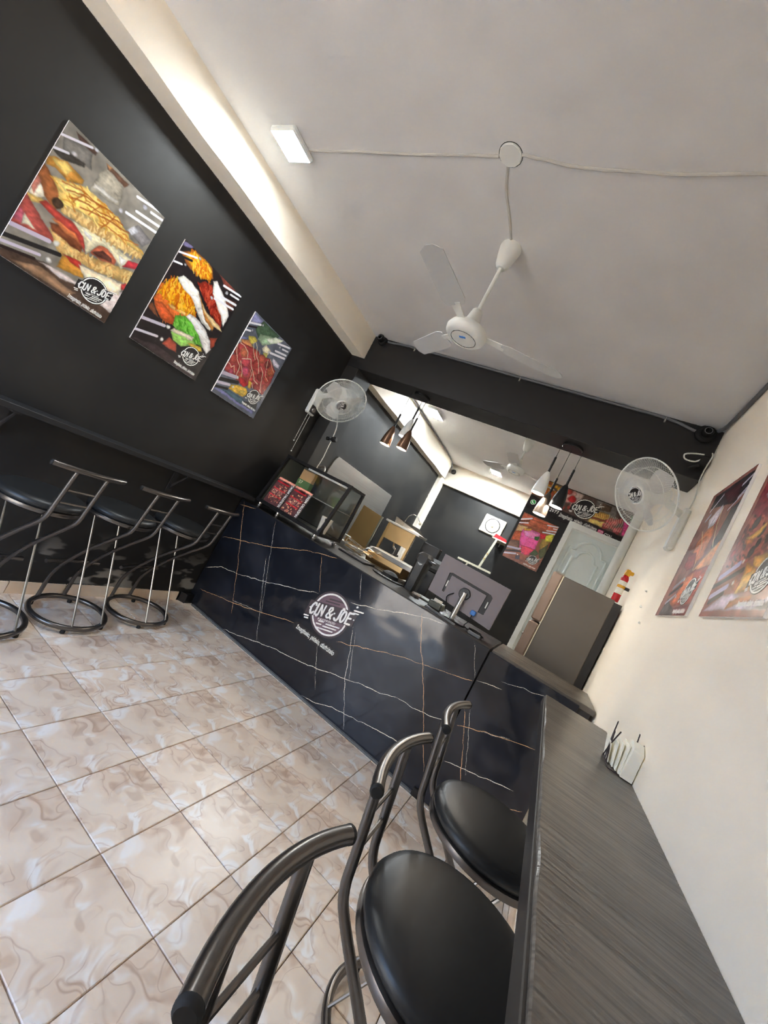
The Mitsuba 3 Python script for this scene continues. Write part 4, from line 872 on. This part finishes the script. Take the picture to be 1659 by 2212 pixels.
# ---------------------------------------------------------------- things on the bar and the walls
k = thing('napkin_holder', 'dark wire napkin holder filled with white napkins on the right bar', 'napkin holder')
part(k, 'napkin_block', hexa([(x, y, z) for x, y, z in ((1.318, .590, 1.063), (1.356, .590, 1.063), (1.318, .680, 1.063), (1.356, .680, 1.063), (1.322, .592, 1.168), (1.356, .592, 1.162), (1.322, .640, 1.186), (1.356, .640, 1.186), (1.324, .680, 1.180), (1.356, .680, 1.180))]), 'm_paper', label='thick block of white napkins')
for i, (x, dx, y0, y1, zt) in enumerate(((1.314, .000, .600, .70, 1.165), (1.306, -.002, .625, .72, 1.155), (1.298, -.004, .65, .75, 1.145), (1.288, -.006, .68, .79, 1.130))):
    part(k, 'napkin', hexa([(x + q + (dx * 2 if z > 1.1 else 0), y + (.02 if z > 1.1 else 0), z) for q in (0, .004) for y in (y0, y1) for z in (1.063, zt)]), 'm_paper')
for s_, xw in enumerate((1.281, 1.3585)):
    for (ya, za_), (yb, zb_) in (((.66, 1.063), (.74, 1.165)), ((.75, 1.063), (.655, 1.185)), ((.70, 1.063), (.76, 1.20))):
        part(k, 'wire', tube(curve([(xw, ya, za_), (xw - .002 * (1 - s_), (ya + yb) / 2, (za_ + zb_) / 2), (xw, yb, zb_)], 4), .0024, 6), 'm_wire_dark')
part(k, 'base_wire', tube([(1.281, .60, 1.0632), (1.357, .60, 1.0632), (1.357, .76, 1.0632), (1.281, .76, 1.0632), (1.281, .60, 1.0632)], .0022, 6), 'm_wire_dark')
k = thing('fire_extinguisher', 'small red fire extinguisher can with a yellow cap on the right wall above the fridge', 'fire extinguisher')
ox, oy = 1.295, 2.86
part(k, 'can', align(lathe([(0, 0), (.028, 0), (.030, .005), (.030, .215), (.024, .235), (.014, .245), (0, .245)], 28), (ox, oy, 1.795), (0, 0, 1)), 'm_red', smooth=40)
part(k, 'paper_label', align(lathe([(.0303, .07), (.0306, .07), (.0306, .19), (.0303, .19)], 28), (ox, oy, 1.795), (0, 0, 1)), 'm_paper', smooth=40)
part(k, 'strap', align(lathe([(.0308, .125), (.0325, .125), (.0325, .150), (.0308, .150)], 28), (ox, oy, 1.795), (0, 0, 1)), 'm_yellow', smooth=40)
part(k, 'cap', cat_([align(lathe([(0, .245), (.021, .245), (.025, .25), (.023, .285), (.015, .30), (0, .30)], 24), (ox, oy, 1.795), (0, 0, 1)), box(ox - .02, ox + .045, oy - .012, oy + .012, 2.055, 2.088, .006)]), 'm_yellow', smooth=40)
part(k, 'hook', box(ox + .03, XR, oy - .012, oy + .012, 1.92, 1.945), 'm_grey_dark')
single('wall_pipe', 'white plastic drain pipe in the corner right of the washroom door', 'pipe', cyl((1.302, 4.64, .0), (1.302, 4.64, ZC), .056, 28), 'm_frame_w', smooth=40)
for y, z, w_ in ((2.03, 1.876, 'topmost'), (1.96, 1.76, 'middle'), (1.757, 1.647, 'lowest')):
    single('wall_nail', w_ + ' of the three small white nail heads in the right wall beside the posters', 'nail', align(lathe([(0, .012), (.006, .010), (.006, 0), (0, 0)], 10), (XR, y, z), (-1, 0, 0)), 'm_plastic_w', group='nails in the right wall')

# ---------------------------------------------------------------- behind the counter
k = thing('fridge', 'dark grey two-door fridge seen from its side behind the counter flap', 'fridge')
part(k, 'body', box(.868, 1.285, 2.66, 3.24, .02, 1.785, .006), 'm_fridge')
part(k, 'door', box(.775, .860, 2.66, 3.24, 1.335, 1.792, .012), 'm_fridge_door', label='brownish upper door')
part(k, 'door', box(.775, .860, 2.66, 3.24, .08, 1.320, .012), 'm_fridge_door', label='brownish lower door')
part(k, 'gasket', box(.860, .868, 2.668, 3.23, .08, 1.78), 'm_cream')
part(k, 'hinge', box(.80, .87, 2.662, 2.72, 1.785, 1.80, .003), 'm_chrome')
part(k, 'condenser', cat_([box(1.285, 1.300, 2.70, 3.2, .3, 1.77)] + [tube([(1.31, 2.68, z), (1.31, 3.22, z)], .004, 6) for z in np.arange(.35, 1.75, .07)] + [box(1.285, 1.345, 2.67, 2.685, .2, 1.77)]), 'm_grey_dark')
k = thing('monitor', 'grey computer monitor seen from behind on the counter', 'monitor')
my = 1.93
cut = Polygon([(.150, 1.362), (.172, 1.372), (.497, 1.362), (.518, 1.345), (.512, 1.205), (.16, 1.212)])
pan = Polygon([(.052, 1.476), (.602, 1.463), (.594, 1.132), (.060, 1.166)])
sh_ = part(k, 'shell', cat_([extr(list(pan.exterior.coords)[:-1], my + .012, my + .040, 'y'), stand(pan.difference(cut), my + .013, .012)]), 'm_plastic_g', label='grey rear shell')
part(sh_, 'recess', stand(cut, my + .0125, .002), 'm_grey_dark')
mp_ = part(k, 'mount_plate', stand(Polygon([(.175, 1.352), (.47, 1.342), (.466, 1.198), (.178, 1.206)]), my + .011, .010), 'm_plastic_g')
part(mp_, 'mount_disc', align(lathe([(0, .014), (.040, .014), (.044, .010), (.044, 0), (0, 0)], 32), (.325, my, 1.275), (0, -1, 0)), 'm_plastic_b', smooth=40)
for x in (.168, .500): part(sh_, 'vent_slot', box(x - .004, x + .004, my + .006, my + .011, 1.255, 1.305), 'm_plastic_w')
part(k, 'stand_post', tube([(.326, my - .03, 1.066), (.326, my - .024, 1.285)], .0195, 20), 'm_steel', smooth=40, label='brushed metal stand post')
part(k, 'stand_base', align(lathe([(0, .012), (.10, .012), (.11, .006), (.11, 0), (0, 0)], 36), (.33, my - .02, ZCNT + .005), (0, 0, 1)), 'm_plastic_b', smooth=40)
part(k, 'blue_plug', box(.425, .462, my - .03, my + .006, 1.165, 1.20, .004), 'm_blue', label='blue video plug')
part(k, 'cable', cat_([tube(curve([(.443, my - .02, 1.17), (.445, my - .03, 1.12), (.43, my - .04, 1.075), (.47, my - .05, 1.067), (.53, my - .02, 1.067)], 6), .0035, 7), tube(curve([(.25, my, 1.24), (.22, my - .02, 1.20), (.235, my - .02, 1.15), (.26, my - .03, 1.09)], 6), .004, 7)]), 'm_rubber', smooth=40)
k = thing('cutlery_dispenser', 'black lidded dispenser with a round sticker left of the monitor', 'dispenser')
ox, oy = -.152, 2.18
zt = ZCNT + .005
part(k, 'body', hexa([(ox + sx * a, oy + sy * b, z) for z, a, b in ((zt, .052, .06), (1.325, .058, .07)) for sx, sy in ((-1, -.6), (-.6, -1), (.6, -1), (1, -.6), (1, .6), (.6, 1), (-.6, 1), (-1, .6))]), 'm_plastic_b')
part(k, 'lid', hexa([(ox + sx * a, oy + sy * b, z) for z, a, b in ((1.325, .066, .078), (1.375, .064, .076), (1.405, .04, .05)) for sx, sy in ((-1, -.6), (-.6, -1), (.6, -1), (1, -.6), (1, .6), (.6, 1), (-.6, 1), (-1, .6))]), 'm_grey_dark')
part(k, 'lid_lip', hexa([(ox + .03 + q, oy + p, z) for q, z in ((0, 1.375), (.06, 1.36), (.066, 1.345), (.0, 1.36)) for p in (-.06, .06)]), 'm_grey_dark')
part(k, 'sticker', place_flat(DISC.difference(WHITE), .001, (ox - .002, oy - .0682, 1.315), EX, EZ, .024), 'm_ink_dark')
part(k, 'sticker_lettering', place_flat(WHITE.intersection(DISC), .0012, (ox - .002, oy - .0682, 1.315), EX, EZ, .024), 'm_ink_white')
# heated display case on the left end of the counter
k = thing('display_case', 'heated glass display case with a black frame on the left end of the counter', 'display case')
xa, xb, y0b, y0t, y1, za, zb = -1.668, -.918, 1.700, 1.800, 2.06, 1.125, 1.605
b_ = .012
def bar(p, q, r=.012): 
    p, q = np.array(p, float), np.array(q, float)
    return hexa([e + np.array(s_) * r for e in (p, q) for s_ in ((-1, -1, -1), (1, -1, -1), (1, 1, -1), (-1, 1, -1), (-1, -1, 1), (1, -1, 1), (1, 1, 1), (-1, 1, 1))])
fr = []
for x in (xa, xb): fr += [bar((x, y0b, za), (x, y0t, zb)), bar((x, y1, za), (x, y1, zb)), bar((x, y0b, za), (x, y1, za)), bar((x, y0t, zb), (x, y1, zb))]
fr += [bar((xa, y0b, za), (xb, y0b, za), .014), bar((xa, y0t, zb), (xb, y0t, zb), .014), bar((xa, y1, za), (xb, y1, za)), bar((xa, y1, zb), (xb, y1, zb))]
part(k, 'frame', cat_(fr), 'm_plastic_b')
def quad(p): return trimesh.Trimesh(np.array(p, float), np.array([[0, 1, 2], [0, 2, 3]]), process=False)
part(k, 'front_pane', quad([(xa, y0b, za), (xb, y0b, za), (xb, y0t, zb), (xa, y0t, zb)]), 'm_glass')
part(k, 'side_pane', quad([(xb, y0b, za), (xb, y1, za), (xb, y1, zb), (xb, y0t, zb)]), 'm_glass')
part(k, 'top_panel', box(xa, xb, y0t, y1, zb - .006, zb + .006), 'm_plastic_b')
part(k, 'floor_panel', box(xa, xb, y0b + .01, y1, za - .006, za + .006), 'm_olive')
part(k, 'back_panel', box(xa, xb, y1 - .006, y1, za, zb), 'm_olive')
part(k, 'left_panel', hexa([(x, y, z) for x in (xa + .004, xa + .010) for y, z in ((y0b + .01, za), (y1, za), (y1, zb), (y0t + .01, zb))]), 'm_olive')
part(k, 'shelf', box(xa + .012, xb - .012, y0b + .09, y1 - .01, 1.372, 1.378), 'm_steel')
part(k, 'light_strip', box(xa + .25, xb - .03, y0t + .015, y0t + .035, zb - .03, zb - .012), 'm_frame_w')
for x, y in ((-1.640, 1.715), (-1.405, 1.714), (-.955, 1.714), (-.935, 2.03), (-1.64, 2.03)):
    part(k, 'leg', align(lathe([(0, 0), (.013, 0), (.015, .010), (.021, .018), (.021, .026), (.014, .032), (.015, .070), (0, .070)], 20), (x, y, ZCNT + .0042), (0, 0, 1)), 'm_chrome', smooth=40)
k = thing('snack_pack', 'tan and green pack on the shelf of the display case', 'pack')
part(k, 'pack', box(-1.535, -1.385, 1.90, 1.955, 1.379, 1.57, .006), 'm_card')
part(k, 'green_band', box(-1.536, -1.384, 1.8985, 1.9565, 1.379, 1.470), 'm_green', label='green lower half')
part(k, 'number', place_flat(text_geom('27', 1.0, .9), .001, (-1.495, 1.8985, 1.445), EX, EZ, .030), 'm_cream')
k = thing('white_cup', 'white cup with dark wire tongs beside it in the display case', 'cup')
part(k, 'cup', align(lathe([(0, .006), (.035, .006), (.05, .14), (.055, .14), (.040, 0), (0, 0)], 24), (-1.01, 1.86, za + .007), (0, 0, 1)), 'm_cup', smooth=40)
part(k, 'tongs', cat_([tube([(-1.0, 1.79, za + .01), (-.945, 1.80, za + .15)], .005, 7), tube([(-.945, 1.79, za + .01), (-.99, 1.80, za + .14)], .005, 7)]), 'm_rubber')
# menu cards on the sloping front pane
sl = np.array([0, y0t - y0b, zb - za]); sl /= np.linalg.norm(sl)
nn = np.cross(EX, sl)
def menu(label, x0, seed):
    k = thing('menu_card', label, 'menu card', 'menu cards on the display case')
    r = np.random.default_rng(seed)
    w, h = .205, .262
    art = [('p', (232, 150, 130), [0, 0, 1000, 0, 1000, 110, 0, 110]), ('p', (200, 30, 40), [30, 180, 760, 190, 740, 260, 30, 250]), ('p', (70, 30, 34), [330, 110, 640, 110, 640, 200, 330, 190])]
    for q in range(60): art.append(('e', [(226, 130, 110), (240, 170, 130), (190, 90, 80), (236, 190, 150)][q % 4], [int(r.uniform(30, 760)), int(r.uniform(300, 1240))], int(r.uniform(20, 46))))
    for yy in (520, 850): art.append(('p', (206, 46, 54), [40, yy, 780, yy + 14, 780, yy + 70, 40, yy + 56]))
    for row in range(4):
        for cc_ in range(4): art.append(('p', (222, 150, 140), [120 + 150 * cc_, 600 + 60 * row, 225 + 150 * cc_, 600 + 60 * row, 225 + 150 * cc_, 630 + 60 * row, 120 + 150 * cc_, 630 + 60 * row]))
    art.append(('p', (64, 44, 48), [830, 110, 1000, 110, 1000, 1280, 830, 1280]))
    C = paint(art, (92, 58, 60), 60, 77, 1.0, h / w, seed)
    o = np.array([x0, y0b, za]) + sl * (h + .018) + nn * .0028 * 1.0
    part(k, 'sheet', hexa([np.array([x0 + a * w, y0b, za]) + sl * (.018 + c_ * h) + nn * e for a in (0, 1) for c_ in (0, 1) for e in (.0008, .0024)]), 'm_board_edge')
    m, col = print_mesh(C, o, EX, sl, w, h)
    part(k, 'print', m, 'm_print', color=col)
    part(k, 'lettering', place_flat(text_geom('NUESTRO MENÚ', 1.0, .95), .001, o + EX * (w * .912) - sl * (h * .53), sl, -EX, .0225), 'm_ink_white', label='white vertical lettering NUESTRO MENÚ')
menu('left one of the two red menu cards on the display case glass', -1.615, 3)
menu('right one of the two red menu cards on the display case glass', -1.400, 4)

single('steel_elbow', 'small grey metal elbow pipe behind the top of the display case', 'pipe', tube(curve([(-1.80, 2.3, 1.63), (-1.772, 2.3, 1.655), (-1.766, 2.3, 1.68), (-1.745, 2.3, 1.693), (-1.687, 2.3, 1.677), (-1.60, 2.3, 1.645), (-1.60, 2.3, ZCNT + .006)], 5), .011, 10), 'm_chrome', smooth=40)
# stainless equipment along the kitchen's left side
single('steel_backsplash', 'tall stainless steel sheet on the left kitchen wall', 'backsplash', extr([(2.66, .9), (2.66, 1.72), (2.68, 1.84), (2.72, 1.912), (4.45, 1.912), (4.45, .9)], XL + .001, XL + .012, 'x'), 'm_steel')
k = thing('steel_fryer', 'tall stainless fryer back with a bright right edge behind the display case', 'fryer')
part(k, 'cabinet', box(-1.31, -.97, 2.62, 3.0, 0, 1.10, .006), 'm_steel')
part(k, 'back_sheet', extr([(-1.262, 1.10), (-.985, 1.10), (-.972, 1.52), (-1.14, 1.535), (-1.245, 1.545)], 2.75, 2.762, 'y'), 'm_bronze')
part(k, 'edge_strip', box(-.985, -.962, 2.738, 2.765, 1.16, 1.522, .003), 'm_chrome')
part(k, 'hose', tube(curve([(-1.30, 2.74, 1.56), (-1.31, 2.74, 1.48), (-1.295, 2.735, 1.38), (-1.33, 2.73, 1.28), (-1.37, 2.73, 1.19)], 6), .010, 8), 'm_bronze', smooth=40)
k = thing('griddle_cart', 'stainless griddle cart with a tall overshelf frame and deep apron behind the counter', 'griddle cart')
part(k, 'body', box(-.93, -.36, 2.40, 2.92, 0, 1.06, .006), 'm_steel')
part(k, 'front_trough', extr([(2.36, 1.175), (2.36, 1.125), (2.40, 1.075), (2.62, 1.075), (2.62, 1.165), (2.56, 1.175)], -.76, -.36, 'x'), 'm_bronze')
tr_ = part(k, 'tray', hexa([(x, y, z) for x in (-.76, -.235) for y, z in ((2.37, 1.18), (2.37, 1.215), (2.57, 1.18), (2.57, 1.225))]), 'm_steel', label='long shallow steel tray')
part(tr_, 'lip', box(-.76, -.235, 2.362, 2.370, 1.178, 1.218), 'm_chrome')
for x in (-.842, -.533): part(k, 'upright', box(x - .013, x + .013, 2.69, 2.715, 1.05, 1.512, .002), 'm_bronze')
part(k, 'apron', box(-.83, -.545, 2.694, 2.700, 1.340, 1.505), 'm_bronze', label='deep front apron')
part(k, 'overshelf', box(-.892, -.478, 2.68, 2.95, 1.508, 1.530, .003), 'm_steel')
part(k, 'splash_plate', hexa([(-.90, 2.94, 1.53), (-.90, 2.95, 1.53), (-.52, 2.94, 1.53), (-.52, 2.95, 1.53), (-.93, 2.97, 1.605), (-.93, 2.98, 1.605), (-.62, 2.97, 1.59), (-.62, 2.98, 1.59)]), 'm_chrome')
part(k, 'gas_pipe', tube(curve([(-.72, 2.76, 1.34), (-.70, 2.74, 1.30), (-.655, 2.72, 1.27), (-.66, 2.70, 1.2), (-.70, 2.70, 1.12)], 6), .010, 8), 'm_chrome', smooth=40)
part(k, 'valve', cat_([tube([(-.63, 2.70, 1.29), (-.62, 2.70, 1.19)], .016, 10), tube([(-.66, 2.70, 1.215), (-.59, 2.70, 1.235)], .010, 8)]), 'm_grey_dark', smooth=40)
k = thing('gooseneck_lamp', 'thin gooseneck lamp standing on the overshelf of the griddle cart', 'gooseneck lamp')
part(k, 'neck', tube(curve([(-.715, 2.74, 1.532), (-.715, 2.74, 1.60), (-.70, 2.74, 1.66), (-.665, 2.74, 1.692), (-.62, 2.74, 1.69), (-.58, 2.74, 1.662), (-.562, 2.74, 1.645)], 6), .0042, 8), 'm_chrome', smooth=40)
part(k, 'head', align(lathe([(0, -.016), (.013, -.010), (.015, .004), (.008, .016), (0, .018)], 16), (-.556, 2.74, 1.636), (.3, 0, -1)), 'm_cream', smooth=True)
k = thing('dark_oven', 'black oven with a rounded lid right of the griddle cart', 'oven')
part(k, 'body', box(-.345, -.14, 2.66, 3.05, 0, 1.27, .01), 'm_plastic_b')
part(k, 'lid', extr([(2.66, 1.27), (2.66, 1.30), (2.72, 1.36), (2.85, 1.39), (3.05, 1.39), (3.05, 1.27)], -.345, -.14, 'x'), 'm_rubber')
part(k, 'hood', box(-.50, -.30, 2.96, 3.05, 1.36, 1.50, .006), 'm_plastic_b')
part(k, 'handle', tube([(-.255, 2.645, 1.30), (-.245, 2.645, 1.34)], .007, 8), 'm_chrome')
k = thing('utensil_rack', 'tangle of steel tongs and wire baskets on the counter right of the display case', 'utensil rack')
part(k, 'tray', box(-.90, -.60, 2.08, 2.32, ZCNT + .0045, ZCNT + .022, .004), 'm_grey_dark')
ru = np.random.default_rng(12)
for i in range(9):
    x, y, z = ru.uniform(-.86, -.70), ru.uniform(2.10, 2.28), 1.10 + .012 * i * .6
    a = ru.uniform(-.5, .5); L = ru.uniform(.12, .22)
    dxy = np.array([math.cos(a), math.sin(a) * .5, ru.uniform(-.1, .12)])
    p, q = np.array([x, y, z]) - dxy * L / 2, np.array([x, y, z]) + dxy * L / 2
    q[0] = min(q[0], -.63); p[2] = max(p[2], 1.083); q[2] = max(q[2], 1.083)
    part(k, 'tongs', cat_([tube([p, q], .004, 7), tube([p + [0, .012, .006], q + [0, .03, .012]], .0035, 7)]), 'm_chrome' if i % 2 else 'm_bronze')
part(k, 'basket', cat_([tube([(-.93, 2.20, z), (-.76, 2.20, z - .02), (-.76, 2.28, z - .02), (-.93, 2.28, z), (-.93, 2.20, z)], .0032, 6) for z in (1.11, 1.15, 1.185)] + [tube([(x, y, 1.085), (x, y, 1.185 - (x + .93) * .1)], .0028, 6) for x in (-.93, -.845, -.76) for y in (2.20, 2.28)]), 'm_chrome')
part(k, 'handle', tube([(-.745, 2.21, 1.15), (-.66, 2.20, 1.225)], .0065, 8), 'm_frame_w')
part(k, 'white_handle', tube([(-.985, 2.22, 1.20), (-.915, 2.22, 1.20)], .006, 8), 'm_frame_w')
k = thing('visor_cap', 'black cap with white lettering lying on the counter in front of the griddle cart', 'cap')
part(k, 'crown', align(lathe([(0, .062), (.04, .058), (.075, .036), (.086, .0), (0, 0)], 30), (-.36, 2.16, ZCNT + .006), (0, 0, 1)), 'm_rubber', smooth=40)
a = np.linspace(math.pi * .95, math.pi * 2.05, 20)
br = np.array([(-.36 + .15 * math.cos(t) , 2.14 + .15 * math.sin(t)) for t in a])
part(k, 'brim', extr(br, ZCNT + .006, ZCNT + .014, 'z'), 'm_rubber')
part(k, 'lettering', place_flat(affinity.rotate(affinity.scale(SLOGAN, 6.6 / (sx1 - sx0), .9, origin=(0, 0)), 180, origin=(0, 0)), .0012, (-.36, 2.045, ZCNT + .0142), EX, EY, .022), 'm_ink_white')
# small things beside the monitor
k = thing('card_reader', 'grey receipt printer on the counter left of the monitor post', 'receipt printer')
part(k, 'body', box(.105, .215, 1.93, 2.08, ZCNT + .005, 1.112, .008), 'm_olive')
part(k, 'slot', box(.118, .202, 1.965, 1.985, 1.1115, 1.1135), 'm_rubber')
part(k, 'paper', quad([(.125, 1.975, 1.112), (.195, 1.975, 1.112), (.195, 1.99, 1.135), (.125, 1.99, 1.135)]), 'm_cup')
single('paper_pad', 'flat pale notepad on the counter between the dispenser and the monitor', 'notepad', box(-.06, .09, 2.06, 2.22, ZCNT + .005, ZCNT + .018, .002), 'm_olive')
k = thing('glass_dome', 'small shiny glass ashtray at the front edge of the counter', 'ashtray')
part(k, 'bowl', align(lathe([(0, 0), (.03, 0), (.04, .02), (.036, .03), (.028, .012), (0, .008)], 28), (-.02, 1.98, ZCNT + .005), (0, 0, 1)), 'm_chrome', smooth=40)
single('price_tray', 'thin grey plastic strip lying along the counter edge before the monitor', 'tray', hexa([(.13, 1.80, ZCNT + .005), (.13, 1.83, ZCNT + .005), (.40, 1.705, ZCNT + .005), (.40, 1.73, ZCNT + .005), (.13, 1.80, ZCNT + .017), (.13, 1.83, ZCNT + .017), (.40, 1.705, ZCNT + .017), (.40, 1.73, ZCNT + .017)]), 'm_conduit')
k = thing('cable_tangle', 'loose coil of dark cables on the counter right of the monitor post', 'cables')
t = np.linspace(0, 5 * np.pi, 90)
part(k, 'cable', tube(np.stack([.53 + .055 * np.cos(t) * (1 + .2 * np.sin(t * .37)), 1.83 + .05 * np.sin(t) * (1 + .2 * np.cos(t * .53)), ZCNT + .012 + .0012 * t], 1), .004, 7), 'm_rubber', smooth=40)
part(k, 'adapter', box(.49, .58, 1.755, 1.785, ZCNT + .005, ZCNT + .028, .004), 'm_conduit')
# back wall
k = thing('exhaust_fan', 'square cream exhaust fan high on the black back wall', 'exhaust fan')
ex, ez = -.566, 2.348
part(k, 'housing', box(ex - .195, ex + .195, 6.065, YB, ez - .165, ez + .165, .010), 'm_cream')
part(k, 'shadow_ring', align(ring(.125, .007, 40, 8), (ex, 6.064, ez), (0, 1, 0)), 'm_grey_dark', smooth=40)
part(k, 'cover', align(lathe([(0, .022), (.04, .022), (.10, .016), (.118, .004), (.118, 0), (0, 0)], 40), (ex, 6.065, ez), (0, -1, 0)), 'm_cream', smooth=40)
part(k, 'hub', align(lathe([(0, .045), (.020, .044), (.026, .036), (.026, .02), (0, .02)], 24), (ex, 6.065, ez), (0, -1, 0)), 'm_cream', smooth=40)
k = thing('wall_rack', 'cream metal wall rack with a red cloth on top on the back wall', 'wall rack')
part(k, 'lower_rail', bar((-.73, 5.62, 1.560), (-.10, 5.62, 1.575), .016), 'm_cream')
part(k, 'post', bar((-.365, 5.62, 1.575), (-.31, 5.62, 2.10), .016), 'm_cream')
part(k, 'thin_post', bar((-.115, 5.62, 1.58), (-.145, 5.62, 2.135), .007), 'm_cream')
part(k, 'shelf', box(-.40, -.13, 5.62, 6.09, 2.115, 2.135), 'm_cream')
part(k, 'stay', cat_([bar((-.72, 5.62, 1.56), (-.72, 6.09, 1.56), .010), bar((-.12, 5.62, 1.58), (-.12, 6.09, 1.58), .010), bar((-.56, 5.62, 1.56), (-.58, 5.62, 1.46), .010)]), 'm_cream')
part(k, 'hook', tube([(-.24, 5.66, 2.10), (-.24, 5.66, 2.02)], .007, 8), 'm_chrome')
part(k, 'bolt', cat_([align(lathe([(0, .01), (.010, .008), (.010, 0), (0, 0)], 10), (-.35 + .012 * i, 5.604, 1.74 + .09 * i), (0, -1, 0)) for i in range(2)]), 'm_yellow')
single('red_cloth', 'folded red cloth lying on the cream wall rack', 'cloth', hexa([(-.385, 5.64, 2.136), (-.145, 5.64, 2.136), (-.385, 5.9, 2.136), (-.145, 5.9, 2.136), (-.37, 5.65, 2.205), (-.19, 5.65, 2.185), (-.37, 5.88, 2.205), (-.19, 5.88, 2.19)]), 'm_red')
